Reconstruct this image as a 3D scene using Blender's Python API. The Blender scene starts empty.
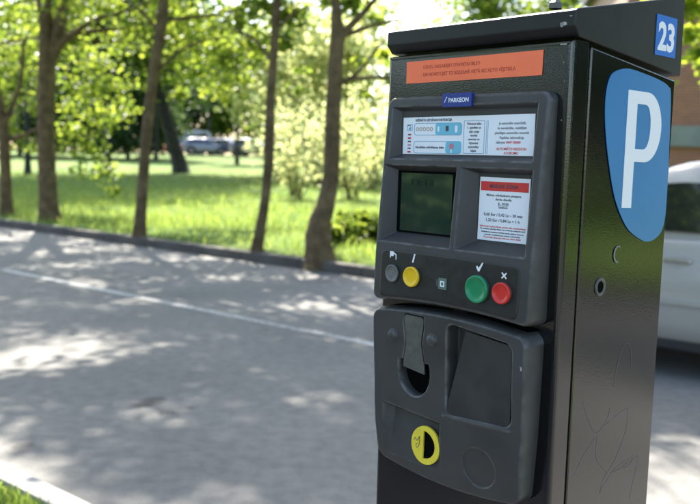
import bpy, bmesh, math, random
import numpy as np
from mathutils import Vector, Matrix
from math import sin, cos, tan, atan, pi, radians

random.seed(7)
rng = np.random.default_rng(7)
SC = bpy.context.scene
COL = SC.collection

# ------------------------------------------------------------------ camera
FPX, CAM_H = 850.0, 1.35                      # focal length in photo pixels (700 wide), eye height
PITCH, ROLL = atan(94 / 850), radians(1.53)
FW = np.array([0, cos(PITCH), -sin(PITCH)])
_u0 = np.array([0, sin(PITCH), cos(PITCH)])
RT = cos(ROLL) * np.array([1., 0, 0]) + sin(ROLL) * _u0
UP = cos(ROLL) * _u0 - sin(ROLL) * np.array([1., 0, 0])
EYE = np.array([0, 0, CAM_H])
cam = bpy.data.cameras.new('camera')
cam.sensor_width = 36.0
cam.lens = 36.0 * FPX / 700.0
cam.clip_start, cam.clip_end = 0.05, 2000
cam.dof.use_dof = True
cam.dof.focus_distance = 1.13
cam.dof.aperture_fstop = 6.3
camo = bpy.data.objects.new('camera', cam)
COL.objects.link(camo)
camo.matrix_world = Matrix(((RT[0], UP[0], -FW[0], EYE[0]), (RT[1], UP[1], -FW[1], EYE[1]),
                            (RT[2], UP[2], -FW[2], EYE[2]), (0, 0, 0, 1)))
SC.camera = camo

# ------------------------------------------------------------------ light
SUN_AZ, SUN_EL = radians(-16), radians(50)    # azimuth from +Y towards +X
world = bpy.data.worlds.new('World')
SC.world = world
world.use_nodes = True
wn = world.node_tree
sky = wn.nodes.new('ShaderNodeTexSky')
sky.sky_type = 'NISHITA'
sky.sun_disc = False
sky.sun_elevation = SUN_EL
sky.sun_rotation = SUN_AZ
sky.dust_density = 2.2
sky.ozone_density = 1.0
wn.links.new(sky.outputs[0], wn.nodes['Background'].inputs[0])
wn.nodes['Background'].inputs[1].default_value = 0.15
sl = bpy.data.lights.new('sun', 'SUN')
sl.energy = 4.9
sl.angle = radians(0.6)
sl.color = (1.0, 0.93, 0.82)
so = bpy.data.objects.new('sun', sl)
COL.objects.link(so)
sd = Vector((sin(SUN_AZ) * cos(SUN_EL), cos(SUN_AZ) * cos(SUN_EL), sin(SUN_EL)))
so.rotation_euler = sd.to_track_quat('Z', 'Y').to_euler()
so.location = sd * 40

vs = SC.view_settings
vs.view_transform = 'Standard'
vs.look = 'None'
vs.exposure = 1.95
vs.gamma = 1.0
SC.render.engine = 'CYCLES'
cy = SC.cycles
cy.use_denoising = True
cy.max_bounces = 7
cy.diffuse_bounces = 4
cy.glossy_bounces = 3
cy.transmission_bounces = 4
cy.transparent_max_bounces = 6
cy.caustics_reflective = False
cy.caustics_refractive = False
cy.sample_clamp_indirect = 8


# ------------------------------------------------------------------ geometry of the view
def ray(x, y):
    d = FW * FPX + RT * (x - 350) + UP * (252 - y)
    return d / np.linalg.norm(d)


def at(x, y, Y):
    """point seen at photo pixel (x, y), Y metres ahead"""
    d = ray(x, y)
    return EYE + d * (Y / d[1])


RD = np.array([-0.7733, 0.6340, 0])           # along the road, to the left
RN = np.array([0.6340, 0.7733, 0])            # across the road, away from the camera
NK0, NK1 = 1.555, 1.655                        # near kerb, inner and road edge
FK0, FK1 = 7.54, 7.70                         # far kerb, road edge and lawn edge
LINE_N = 4.83
KERB_H = 0.12


def gz(n):
    if n < NK0 + .05: return 0.10
    if n < FK1 - .05: return -0.06
    return 0.11 + 0.026 * min(max(n - FK1, 0), 44)


def rp(n, t, z=0.0):
    return np.array([RN[0] * n + RD[0] * t, RN[1] * n + RD[1] * t, z])


def nt(p):
    return float(RN[0] * p[0] + RN[1] * p[1]), float(RD[0] * p[0] + RD[1] * p[1])


def on_ground(x, y):
    d = ray(x, y)
    s = 2.0
    while s < 300:
        p = EYE + d * s
        if p[2] <= gz(nt(p)[0]): return p
        s += 0.02
    return EYE + d * 80


# ------------------------------------------------------------------ materials
MATS = {}


def mat(name, base, rough=0.5, metallic=0.0, spec=0.5, coat=0.0, coat_rough=0.1, vary=0.0, vscale=8.0,
        bump=0.0, bscale=200.0, bdist=0.001, emit=None, rvary=0.0, detail=5.0, voro=False):
    if name in MATS: return MATS[name]
    m = bpy.data.materials.new(name)
    m.use_nodes = True
    n, l = m.node_tree.nodes, m.node_tree.links
    b = n['Principled BSDF']
    b.inputs['Base Color'].default_value = (*base, 1)
    b.inputs['Roughness'].default_value = rough
    b.inputs['Metallic'].default_value = metallic
    b.inputs['Specular IOR Level'].default_value = spec
    b.inputs['Coat Weight'].default_value = coat
    b.inputs['Coat Roughness'].default_value = coat_rough
    if emit:
        b.inputs['Emission Color'].default_value = (*emit[0], 1)
        b.inputs['Emission Strength'].default_value = emit[1]
    tc = n.new('ShaderNodeTexCoord')
    if vary or rvary:
        no = n.new('ShaderNodeTexNoise')
        no.inputs['Scale'].default_value = vscale
        no.inputs['Detail'].default_value = detail
        l.new(tc.outputs['Object'], no.inputs['Vector'])
        if vary:
            cr = n.new('ShaderNodeValToRGB')
            cr.color_ramp.elements[0].position = 0.3
            cr.color_ramp.elements[1].position = 0.7
            cr.color_ramp.elements[0].color = (*[c * (1 - vary) for c in base], 1)
            cr.color_ramp.elements[1].color = (*[min(1, c * (1 + vary)) for c in base], 1)
            l.new(no.outputs[0], cr.inputs[0])
            l.new(cr.outputs[0], b.inputs['Base Color'])
        if rvary:
            mr = n.new('ShaderNodeMapRange')
            mr.inputs['From Min'].default_value = .3
            mr.inputs['From Max'].default_value = .7
            mr.inputs['To Min'].default_value = rough - rvary
            mr.inputs['To Max'].default_value = rough + rvary
            l.new(no.outputs[0], mr.inputs['Value'])
            l.new(mr.outputs[0], b.inputs['Roughness'])
    if bump:
        if voro:
            t2 = n.new('ShaderNodeTexVoronoi')
            t2.feature = 'SMOOTH_F1'
        else:
            t2 = n.new('ShaderNodeTexNoise')
            t2.inputs['Detail'].default_value = 3
        t2.inputs['Scale'].default_value = bscale
        l.new(tc.outputs['Object'], t2.inputs['Vector'])
        bp = n.new('ShaderNodeBump')
        bp.inputs['Strength'].default_value = bump
        bp.inputs['Distance'].default_value = bdist
        l.new(t2.outputs[0], bp.inputs['Height'])
        l.new(bp.outputs[0], b.inputs['Normal'])
        if coat: l.new(bp.outputs[0], b.inputs['Coat Normal'])
    MATS[name] = m
    return m


def leaf_mat(name, c_refl, c_trans, var=0.35, mix=0.5, rough=0.45):
    m = bpy.data.materials.new(name)
    m.use_nodes = True
    n, l = m.node_tree.nodes, m.node_tree.links
    b = n['Principled BSDF']
    b.inputs['Roughness'].default_value = rough
    b.inputs['Specular IOR Level'].default_value = 0.35
    geo = n.new('ShaderNodeNewGeometry')
    out = n['Material Output']
    tr = n.new('ShaderNodeBsdfTranslucent')
    mx = n.new('ShaderNodeMixShader')
    mx.inputs[0].default_value = mix
    for c, sock in ((c_refl, b.inputs['Base Color']), (c_trans, tr.inputs[0])):
        cr = n.new('ShaderNodeValToRGB')
        cr.color_ramp.elements[0].color = (c[0] * (1 - var * 1.3), c[1] * (1 - var), c[2] * (1 - var), 1)
        cr.color_ramp.elements[1].color = (min(1, c[0] * (1 + var * 1.3)), min(1, c[1] * (1 + var * .8)), c[2] * (1 + var), 1)
        l.new(geo.outputs['Random Per Island'], cr.inputs[0])
        l.new(cr.outputs[0], sock)
    l.new(b.outputs[0], mx.inputs[1])
    l.new(tr.outputs[0], mx.inputs[2])
    l.new(mx.outputs[0], out.inputs[0])
    return m


def asphalt_mat():
    m = mat('asphalt', (.17, .165, .165), rough=.85)
    n, l = m.node_tree.nodes, m.node_tree.links
    b = n['Principled BSDF']
    tc = n.new('ShaderNodeTexCoord')

    def noise(s, d):
        x = n.new('ShaderNodeTexNoise')
        x.inputs['Scale'].default_value = s
        x.inputs['Detail'].default_value = d
        l.new(tc.outputs['Object'], x.inputs['Vector'])
        return x
    big, small, grit = noise(.9, 5), noise(14, 6), noise(160, 2)
    r1 = n.new('ShaderNodeValToRGB')
    r1.color_ramp.elements[0].position, r1.color_ramp.elements[1].position = .3, .72
    r1.color_ramp.elements[0].color = (.134, .134, .130, 1)
    r1.color_ramp.elements[1].color = (.188, .184, .174, 1)
    l.new(big.outputs[0], r1.inputs[0])
    r2 = n.new('ShaderNodeValToRGB')
    r2.color_ramp.elements[0].position, r2.color_ramp.elements[1].position = .32, .62
    r2.color_ramp.elements[0].color = (.82, .82, .82, 1)
    r2.color_ramp.elements[1].color = (1.08, 1.07, 1.06, 1)
    l.new(small.outputs[0], r2.inputs[0])
    m1 = n.new('ShaderNodeMixRGB')
    m1.blend_type = 'MULTIPLY'
    m1.inputs[0].default_value = 1
    l.new(r1.outputs[0], m1.inputs[1])
    l.new(r2.outputs[0], m1.inputs[2])
    r3 = n.new('ShaderNodeValToRGB')
    r3.color_ramp.elements[0].position, r3.color_ramp.elements[1].position = .30, .70
    r3.color_ramp.elements[0].color = (.55, .55, .56, 1)
    r3.color_ramp.elements[1].color = (1.35, 1.34, 1.32, 1)
    l.new(grit.outputs[0], r3.inputs[0])
    m2 = n.new('ShaderNodeMixRGB')
    m2.blend_type = 'MULTIPLY'
    m2.inputs[0].default_value = .8
    l.new(m1.outputs[0], m2.inputs[1])
    l.new(r3.outputs[0], m2.inputs[2])
    # oil drips at fixed spots
    last = m2.outputs[0]
    for (px, py, rad) in ((150, 402, .10), (141, 405, .07), (168, 413, .06), (160, 399, .06), (24, 446, .07), (190, 408, .04), (265, 330, .05)):
        p = on_ground_road(px, py)
        vm = n.new('ShaderNodeVectorMath')
        vm.operation = 'DISTANCE'
        vm.inputs[1].default_value = p
        wob = n.new('ShaderNodeVectorMath')
        wob.operation = 'MULTIPLY_ADD'
        wob.inputs[1].default_value = (.13, .13, 0)
        l.new(small.outputs['Color'], wob.inputs[0])
        sub = n.new('ShaderNodeVectorMath')
        sub.inputs[1].default_value = (-.065, -.065, 0)
        l.new(tc.outputs['Object'], sub.inputs[0])
        l.new(sub.outputs[0], wob.inputs[2])
        l.new(wob.outputs[0], vm.inputs[0])
        mr = n.new('ShaderNodeMapRange')
        mr.inputs['From Min'].default_value = rad * .35
        mr.inputs['From Max'].default_value = rad
        mr.inputs['To Min'].default_value = .65
        mr.inputs['To Max'].default_value = 0
        l.new(vm.outputs['Value'], mr.inputs['Value'])
        mm = n.new('ShaderNodeMixRGB')
        mm.inputs[2].default_value = (.03, .028, .028, 1)
        l.new(mr.outputs[0], mm.inputs[0])
        l.new(last, mm.inputs[1])
        last = mm.outputs[0]
    l.new(last, b.inputs['Base Color'])
    bp = n.new('ShaderNodeBump')
    bp.inputs['Strength'].default_value = .3
    bp.inputs['Distance'].default_value = .002
    l.new(grit.outputs[0], bp.inputs['Height'])
    l.new(bp.outputs[0], b.inputs['Normal'])
    return m


def on_ground_road(x, y):
    d = ray(x, y)
    return tuple(EYE + d * (-CAM_H / d[2]))


def lawn_mat():
    m = mat('lawn', (.10, .15, .03), rough=.9, spec=.15)
    n, l = m.node_tree.nodes, m.node_tree.links
    b = n['Principled BSDF']
    tc = n.new('ShaderNodeTexCoord')
    a = n.new('ShaderNodeTexNoise')
    a.inputs['Scale'].default_value = .35
    a.inputs['Detail'].default_value = 6
    c = n.new('ShaderNodeTexNoise')
    c.inputs['Scale'].default_value = 9
    c.inputs['Detail'].default_value = 6
    l.new(tc.outputs['Object'], a.inputs['Vector'])
    l.new(tc.outputs['Object'], c.inputs['Vector'])
    r = n.new('ShaderNodeValToRGB')
    r.color_ramp.elements[0].position, r.color_ramp.elements[1].position = .3, .7
    r.color_ramp.elements[0].color = (.075, .145, .035, 1)
    r.color_ramp.elements[1].color = (.155, .21, .055, 1)
    l.new(a.outputs[0], r.inputs[0])
    r2 = n.new('ShaderNodeValToRGB')
    r2.color_ramp.elements[0].position, r2.color_ramp.elements[1].position = .3, .7
    r2.color_ramp.elements[0].color = (.55, .6, .5, 1)
    r2.color_ramp.elements[1].color = (1.3, 1.25, 1.2, 1)
    l.new(c.outputs[0], r2.inputs[0])
    mx = n.new('ShaderNodeMixRGB')
    mx.blend_type = 'MULTIPLY'
    mx.inputs[0].default_value = 1
    l.new(r.outputs[0], mx.inputs[1])
    l.new(r2.outputs[0], mx.inputs[2])
    l.new(mx.outputs[0], b.inputs['Base Color'])
    bp = n.new('ShaderNodeBump')
    bp.inputs['Strength'].default_value = .8
    bp.inputs['Distance'].default_value = .05
    l.new(c.outputs[0], bp.inputs['Height'])
    l.new(bp.outputs[0], b.inputs['Normal'])
    return m


def worn_paint_mat():
    m = mat('worn_road_paint', (.62, .62, .60), rough=.8)
    n, l = m.node_tree.nodes, m.node_tree.links
    b = n['Principled BSDF']
    tc = n.new('ShaderNodeTexCoord')
    a = n.new('ShaderNodeTexNoise')
    a.inputs['Scale'].default_value = 22
    a.inputs['Detail'].default_value = 8
    l.new(tc.outputs['Object'], a.inputs['Vector'])
    a2 = n.new('ShaderNodeTexNoise')
    a2.inputs['Scale'].default_value = .8
    l.new(tc.outputs['Object'], a2.inputs['Vector'])
    ad = n.new('ShaderNodeMath')
    ad.operation = 'ADD'
    l.new(a.outputs[0], ad.inputs[0])
    l.new(a2.outputs[0], ad.inputs[1])
    r = n.new('ShaderNodeValToRGB')
    r.color_ramp.elements[0].position, r.color_ramp.elements[1].position = .42, .6
    r.color_ramp.elements[0].color = (.19, .185, .18, 1)
    r.color_ramp.elements[1].color = (.52, .52, .50, 1)
    hf = n.new('ShaderNodeMath')
    hf.operation = 'MULTIPLY'
    hf.inputs[1].default_value = .5
    l.new(ad.outputs[0], hf.inputs[0])
    l.new(hf.outputs[0], r.inputs[0])
    l.new(r.outputs[0], b.inputs['Base Color'])
    return m


# ------------------------------------------------------------------ mesh helpers
def link(name, me, m=None, parent=None, smooth=False):
    o = bpy.data.objects.new(name, me)
    COL.objects.link(o)
    if m and not me.materials: me.materials.append(m)
    if parent: o.parent = parent
    if smooth:
        for p in me.polygons: p.use_smooth = True
    return o


def tag(o, label=None, cat=None, group=None, kind=None):
    if label: o['label'] = label
    if cat: o['category'] = cat
    if group: o['group'] = group
    if kind: o['kind'] = kind
    return o


def empty(name, loc, rz=0.0):
    o = bpy.data.objects.new(name, None)
    COL.objects.link(o)
    o.location = loc
    o.rotation_euler = (0, 0, rz)
    o.empty_display_size = .2
    return o


def mesh_np(name, v, f):
    """v (N,3), f (M,k) arrays with k corners each"""
    me = bpy.data.meshes.new(name)
    v = np.asarray(v, dtype=np.float32)
    f = np.asarray(f, dtype=np.int32)
    k = f.shape[1]
    me.vertices.add(len(v))
    me.vertices.foreach_set('co', v.ravel())
    me.loops.add(f.size)
    me.loops.foreach_set('vertex_index', f.ravel())
    me.polygons.add(len(f))
    me.polygons.foreach_set('loop_start', np.arange(0, f.size, k, dtype=np.int32))
    me.polygons.foreach_set('loop_total', np.full(len(f), k, dtype=np.int32))
    me.update(calc_edges=True)
    return me


def box_bm(x0, x1, y0, y1, z0, z1, bev=0.0, seg=2, bm=None):
    own = bm is None
    bm = bm or bmesh.new()
    vs_ = [bm.verts.new(p) for p in ((x0, y0, z0), (x1, y0, z0), (x1, y1, z0), (x0, y1, z0),
                                     (x0, y0, z1), (x1, y0, z1), (x1, y1, z1), (x0, y1, z1))]
    fs = [bm.faces.new([vs_[i] for i in q]) for q in ((3, 2, 1, 0), (4, 5, 6, 7), (0, 1, 5, 4), (1, 2, 6, 5), (2, 3, 7, 6), (3, 0, 4, 7))]
    if bev:
        es = list({e for f in fs for e in f.edges})
        bmesh.ops.bevel(bm, geom=es, offset=bev, segments=seg, profile=.5, affect='EDGES')
    return bm


def done(bm, name, m, parent=None, smooth=False):
    bmesh.ops.recalc_face_normals(bm, faces=bm.faces)
    me = bpy.data.meshes.new(name)
    bm.to_mesh(me)
    bm.free()
    return link(name, me, m, parent, smooth)


def box(name, m, parent, x0, x1, y0, y1, z0, z1, bev=0.0, seg=2, smooth=False):
    return done(box_bm(x0, x1, y0, y1, z0, z1, bev, seg), name, m, parent, smooth)


def prism(name, m, parent, pts, axis, a0, a1, bev=0.0, seg=2):
    """polygon pts (p,q) extruded along axis: 'x' -> (y,z), 'y' -> (x,z), 'z' -> (x,y)"""
    bm = bmesh.new()
    def mk(p, a):
        return {'x': (a, p[0], p[1]), 'y': (p[0], a, p[1]), 'z': (p[0], p[1], a)}[axis]
    A = [bm.verts.new(mk(p, a0)) for p in pts]
    B = [bm.verts.new(mk(p, a1)) for p in pts]
    bm.faces.new(A)
    bm.faces.new(list(reversed(B)))
    for i in range(len(pts)):
        j = (i + 1) % len(pts)
        bm.faces.new((A[j], A[i], B[i], B[j]))
    bmesh.ops.recalc_face_normals(bm, faces=bm.faces)
    if bev:
        bmesh.ops.bevel(bm, geom=list(bm.edges), offset=bev, segments=seg, profile=.5, affect='EDGES')
    return done(bm, name, m, parent)


def tube_np(path, radii, sides=8, jitter=0.0, cap=True):
    path = np.asarray(path, float)
    n = len(path)
    v, f = [], []
    tang = np.gradient(path, axis=0)
    tang /= np.linalg.norm(tang, axis=1)[:, None] + 1e-9
    a = np.array([1., 0, 0]) if abs(tang[0][0]) < .8 else np.array([0, 1., 0])
    for i in range(n):
        t = tang[i]
        a = a - t * (a @ t)
        a /= np.linalg.norm(a)
        b = np.cross(t, a)
        for k in range(sides):
            th = 2 * pi * k / sides
            r = radii[i] * (1 + (rng.uniform(-jitter, jitter) if jitter else 0))
            v.append(path[i] + (a * cos(th) + b * sin(th)) * r)
    for i in range(n - 1):
        for k in range(sides):
            k2 = (k + 1) % sides
            f.append((i * sides + k, i * sides + k2, (i + 1) * sides + k2, (i + 1) * sides + k))
    if cap:
        for base, rev in ((0, True), ((n - 1) * sides, False)):
            c = len(v)
            v.append(path[0] if base == 0 else path[-1])
            for k in range(sides):
                k2 = (k + 1) % sides
                q = (base + k, base + k2, c, c)
                f.append(q)
    return np.array(v), f


def join_np(parts):
    V, Fq, o = [], [], 0
    for v, f in parts:
        V.append(np.asarray(v))
        Fq += [tuple(i + o for i in q) for q in f]
        o += len(v)
    me = bpy.data.meshes.new('m')
    me.from_pydata([tuple(p) for p in np.vstack(V)], [], [tuple(dict.fromkeys(q)) for q in Fq])
    me.update()
    return me


def smooth_path(pts, n):
    """Catmull-Rom through pts (list of tuples of any dimension)"""
    P = np.asarray(pts, float)
    P = np.vstack([2 * P[0] - P[1], P, 2 * P[-1] - P[-2]])
    out = []
    for i in range(1, len(P) - 2):
        for t in np.linspace(0, 1, n, endpoint=False):
            out.append(.5 * ((2 * P[i]) + (-P[i - 1] + P[i + 1]) * t + (2 * P[i - 1] - 5 * P[i] + 4 * P[i + 1] - P[i + 2]) * t * t
                             + (-P[i - 1] + 3 * P[i] - 3 * P[i + 1] + P[i + 2]) * t ** 3))
    out.append(P[-2])
    return np.array(out)


def closed_smooth(pts, n):
    P = np.asarray(pts, float)
    N = len(P)
    out = []
    for i in range(N):
        a, b, c, d = P[i - 1], P[i], P[(i + 1) % N], P[(i + 2) % N]
        for t in np.linspace(0, 1, n, endpoint=False):
            out.append(.5 * (2 * b + (c - a) * t + (2 * a - 5 * b + 4 * c - d) * t * t + (-a + 3 * b - 3 * c + d) * t ** 3))
    return [tuple(p) for p in out]


def flat(loops, thick, to3d):
    """filled 2D shape with holes, given thickness; to3d maps (x, y, h) to 3D"""
    cu = bpy.data.curves.new('c', 'CURVE')
    cu.dimensions = '2D'
    cu.fill_mode = 'BOTH'
    cu.extrude = thick / 2
    for lp in loops:
        sp = cu.splines.new('POLY')
        sp.points.add(len(lp) - 1)
        for p, q in zip(sp.points, lp): p.co = (q[0] * 100, q[1] * 100, 0, 1)
        sp.use_cyclic_u = True
    cu.extrude = thick / 2 * 100
    o = bpy.data.objects.new('c', cu)
    COL.objects.link(o)
    dg = bpy.context.evaluated_depsgraph_get()
    me = bpy.data.meshes.new_from_object(o.evaluated_get(dg))
    bpy.data.objects.remove(o)
    bpy.data.curves.remove(cu)
    for v in me.vertices: v.co = to3d(v.co.x / 100, v.co.y / 100, v.co.z / 100)
    return me


def text(body, size, to3d, align='LEFT', bold=0.0, thick=.0002, width=None, shear=0.0, spacing=1.0):
    cu = bpy.data.curves.new('t', 'FONT')
    cu.body = body
    cu.size = 1.0
    cu.align_x = 'LEFT'
    cu.offset = bold
    cu.shear = shear
    cu.resolution_u = 3
    cu.space_character = spacing
    cu.extrude = thick / 2 / size
    o = bpy.data.objects.new('t', cu)
    COL.objects.link(o)
    dg = bpy.context.evaluated_depsgraph_get()
    me = bpy.data.meshes.new_from_object(o.evaluated_get(dg))
    bpy.data.objects.remove(o)
    bpy.data.curves.remove(cu)
    if not len(me.vertices): return me
    xs = [v.co.x for v in me.vertices]
    x0, x1 = min(xs), max(xs)
    sx = size if width is None else width / (x1 - x0)
    off = {'LEFT': x0, 'CENTER': (x0 + x1) / 2, 'RIGHT': x1}[align]
    for v in me.vertices: v.co = to3d((v.co.x - off) * sx, v.co.y * size, v.co.z * size)
    return me


def lathe(prof, c, axis='y', n=32):
    """profile of (radius, height) about an axis through c; height along -y (front) or +x (side)"""
    v, f = [], []
    for r, h in prof:
        for k in range(n):
            a = 2 * pi * k / n
            if axis == 'y': v.append((c[0] + r * cos(a), c[1] - h, c[2] + r * sin(a)))
            elif axis == 'x': v.append((c[0] + h, c[1] + r * cos(a), c[2] + r * sin(a)))
            else: v.append((c[0] + r * cos(a), c[1] + r * sin(a), c[2] + h))
    m = len(prof)
    for i in range(m - 1):
        for k in range(n):
            k2 = (k + 1) % n
            f.append((i * n + k, i * n + k2, (i + 1) * n + k2, (i + 1) * n + k))
    f.append(tuple((m - 1) * n + k for k in range(n)))
    me = bpy.data.meshes.new('lathe')
    me.from_pydata(v, [], f)
    me.update()
    bm = bmesh.new()
    bm.from_mesh(me)
    bmesh.ops.recalc_face_normals(bm, faces=bm.faces)
    bm.to_mesh(me)
    bm.free()
    return me


# ------------------------------------------------------------------ setting: ground, road, kerbs
LAWN = lawn_mat()


def build_ground():
    ns = [-250, -120, -60, -30, -15, -6, -2, 0, .6, 1.2, NK0 + .04, NK0 + .06, 4, FK1 - .06, FK1 - .04]
    x = FK1
    while x < 52:
        x += .8 if x < 24 else 2
        ns.append(x)
    ns += [60, 80, 120, 200, 320, 480]
    ts = list(np.concatenate([[-480, -300, -180, -110, -70], np.arange(-46, 62, 1.2), [66, 74, 90, 120, 180, 300, 480]]))
    v, f = [], []
    for n_ in ns:
        for t in ts:
            z = gz(n_)
            if FK1 < n_ < 55: z += .035 * sin(t * .9 + n_) * cos(n_ * .7 - t * .3)
            v.append(rp(n_, t, z))
    m = len(ts)
    for i in range(len(ns) - 1):
        for j in range(m - 1):
            f.append((i * m + j, i * m + j + 1, (i + 1) * m + j + 1, (i + 1) * m + j))
    me = mesh_np('ground', v, f)
    bm = bmesh.new()
    bm.from_mesh(me)
    bmesh.ops.recalc_face_normals(bm, faces=bm.faces)
    if sum(q.normal.z for q in bm.faces) < 0: bmesh.ops.reverse_faces(bm, faces=bm.faces)
    bm.to_mesh(me)
    bm.free()
    tag(link('ground', me, LAWN, smooth=True), 'green lawn rising gently beyond the road', kind='structure')


build_ground()


def strip(name, m, n0, n1, t0, t1, z, step=None):
    ts = np.arange(t0, t1 + 1e-6, step or (t1 - t0))
    v, f = [], []
    for t in ts: v += [rp(n0, t, z), rp(n1, t, z)]
    for i in range(len(ts) - 1): f.append((2 * i, 2 * i + 1, 2 * i + 3, 2 * i + 2))
    me = mesh_np(name, v, f)
    bm = bmesh.new()
    bm.from_mesh(me)
    for q in bm.faces:
        if q.normal.z < 0: q.normal_flip()
    bm.to_mesh(me)
    bm.free()
    return link(name, me, m)


tag(strip('road', asphalt_mat(), NK1 - .02, FK0 + .02, -120, 140, 0.0), 'worn grey asphalt road dappled with leaf shade', kind='structure')
tag(strip('road_marking', worn_paint_mat(), LINE_N - .048, LINE_N + .048, 2.6, 9.0, .004), 'worn white line along the middle of the road', kind='structure')

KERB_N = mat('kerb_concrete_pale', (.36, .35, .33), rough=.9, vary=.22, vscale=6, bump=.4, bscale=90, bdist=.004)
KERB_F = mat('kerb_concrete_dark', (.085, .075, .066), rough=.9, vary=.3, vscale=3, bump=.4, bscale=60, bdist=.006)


def kerb(name, label, n0, n1, z0, z1, t0, t1, m, slope=.02):
    root = tag(empty(name, (0, 0, 0)), label, kind='structure')
    rot = math.atan2(RD[1], RD[0])
    me = None
    t = t0
    while t < t1:
        if me is None:
            bm = box_bm(0, .992, -(n1 - n0), 0, z0, z1, .012, 2)
            bmesh.ops.recalc_face_normals(bm, faces=bm.faces)
            me = bpy.data.meshes.new('kerbstone')
            bm.to_mesh(me)
            bm.free()
            me.materials.append(m)
        o = link('kerbstone', me, None, root)
        p = rp(n0, t)
        o.location = (p[0], p[1], random.uniform(-.004, .004))
        o.rotation_euler = (0, 0, rot + random.uniform(-.002, .002))
        t += 1.0
    return root


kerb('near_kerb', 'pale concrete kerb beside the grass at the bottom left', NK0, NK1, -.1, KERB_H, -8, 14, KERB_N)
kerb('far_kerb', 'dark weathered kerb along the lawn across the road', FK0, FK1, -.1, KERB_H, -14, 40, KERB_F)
PAVE = mat('pavement_asphalt', (.10, .098, .095), rough=.9, vary=.15, vscale=5, bump=.4, bscale=150, bdist=.003)
tag(strip('pavement', PAVE, -9, 1.30, -60, 60, .106), 'grey pavement that the parking meter stands on', kind='structure')
PATHM = mat('access_road', (.24, .22, .20), rough=.9, vary=.2, vscale=2)
tag(strip('access_road', PATHM, 46, 55, -60, 100, gz(47) + .05), 'pale access road under the cars far across the lawn', kind='structure')


# ------------------------------------------------------------------ parking meter
def base_frame():
    d = ray(570, 110)
    return EYE + d * 1.06


CORNER = base_frame()
EX = np.array([0.685796, -0.727793, 0])
EV = np.array([0.727793, 0.685796, 0])
ZB = 0.106
METER = tag(empty('parking_meter', (CORNER[0], CORNER[1], ZB), math.atan2(EX[1], EX[0])),
            'black parking meter numbered 23 with a blue P sign and coloured buttons', 'parking meter')


def vz(x, y):
    """photo pixel to (depth, height) on the meter's right side"""
    d = ray(x, y)
    t = ((CORNER - EYE) @ EX) / (d @ EX)
    q = EYE + d * t
    return float((q - CORNER) @ EV), float(q[2])


BLACK = mat('hammered_black_paint', (.003, .0031, .0032), rough=.05, spec=.5, bump=.12, bscale=480, bdist=.0010)
BLACK.node_tree.nodes['Principled BSDF'].inputs['IOR'].default_value = 1.66
LIDM = mat('smooth_black_paint', (.010, .0105, .0115), rough=.38, spec=.35, bump=.08, bscale=500, bdist=.0005, rvary=.06, vscale=18)
PLAST = mat('grey_plastic', (.040, .0388, .0376), rough=.48, spec=.45, vary=.14, vscale=16, bump=.12, bscale=1400, bdist=.0003, rvary=.10)


def wear(m, col, lo, hi, amount):
    """rubbed convex edges and dusty hollows on moulded plastic"""
    n, l = m.node_tree.nodes, m.node_tree.links
    b = n['Principled BSDF']
    src = b.inputs['Base Color'].links[0].from_socket
    geo = n.new('ShaderNodeNewGeometry')
    mr = n.new('ShaderNodeMapRange')
    mr.inputs['From Min'].default_value, mr.inputs['From Max'].default_value = lo, hi
    l.new(geo.outputs['Pointiness'], mr.inputs['Value'])
    tc = n.new('ShaderNodeTexCoord')
    no = n.new('ShaderNodeTexNoise')
    no.inputs['Scale'].default_value = 55
    no.inputs['Detail'].default_value = 6
    l.new(tc.outputs['Object'], no.inputs['Vector'])
    r2 = n.new('ShaderNodeMapRange')
    r2.inputs['From Min'].default_value, r2.inputs['From Max'].default_value = .38, .62
    l.new(no.outputs[0], r2.inputs['Value'])
    mu = n.new('ShaderNodeMath')
    mu.operation = 'MULTIPLY'
    l.new(mr.outputs[0], mu.inputs[0])
    l.new(r2.outputs[0], mu.inputs[1])
    m2 = n.new('ShaderNodeMath')
    m2.operation = 'MULTIPLY'
    m2.inputs[1].default_value = amount
    l.new(mu.outputs[0], m2.inputs[0])
    mx = n.new('ShaderNodeMixRGB')
    mx.inputs[2].default_value = (*col, 1)
    l.new(m2.outputs[0], mx.inputs[0])
    l.new(src, mx.inputs[1])
    l.new(mx.outputs[0], b.inputs['Base Color'])


wear(PLAST, (.16, .155, .15), .503, .545, .8)
PANEL = mat('button_panel_black', (.014, .014, .0135), rough=.42, spec=.45, vary=.2, vscale=60, rvary=.06)
WHITE = mat('printed_white', (.80, .81, .83), rough=.45)
INK = mat('ink_dark', (.05, .055, .07), rough=.5)
REDINK = mat('ink_red', (.62, .035, .03), rough=.5)
CYAN = mat('ink_cyan', (.16, .48, .62), rough=.45)
BLUEINK = mat('ink_blue', (.16, .36, .52), rough=.5)
ORANGE = mat('orange_paper', (1.0, .185, .07), rough=.55, vary=.06, vscale=20)
ORINK = mat('faded_maroon_ink', (.42, .055, .03), rough=.6)
SIGNB = mat('sign_blue', (.034, .195, .43), rough=.32, coat=.3, coat_rough=.15, vary=.05, vscale=12)
NUMB = mat('number_blue', (.015, .15, .52), rough=.35)
LOGOB = mat('badge_blue', (.015, .035, .22), rough=.35)
STEEL = mat('brushed_steel', (.12, .118, .105), rough=.5, metallic=.5, vary=.18, vscale=90, bump=.15, bscale=800, bdist=.0004)
DARK = mat('dark_void', (.003, .003, .003), rough=1.0, spec=.05)
YEL = mat('yellow_plastic', (.80, .50, .01), rough=.35, vary=.05, vscale=60)
YRING = mat('yellow_green_ring', (.74, .58, .04), rough=.5, vary=.08, vscale=90)
GRN = mat('green_button', (.008, .22, .085), rough=.33, vary=.08, vscale=60)
REDB = mat('red_button', (.62, .028, .02), rough=.33, vary=.06, vscale=60)
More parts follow.
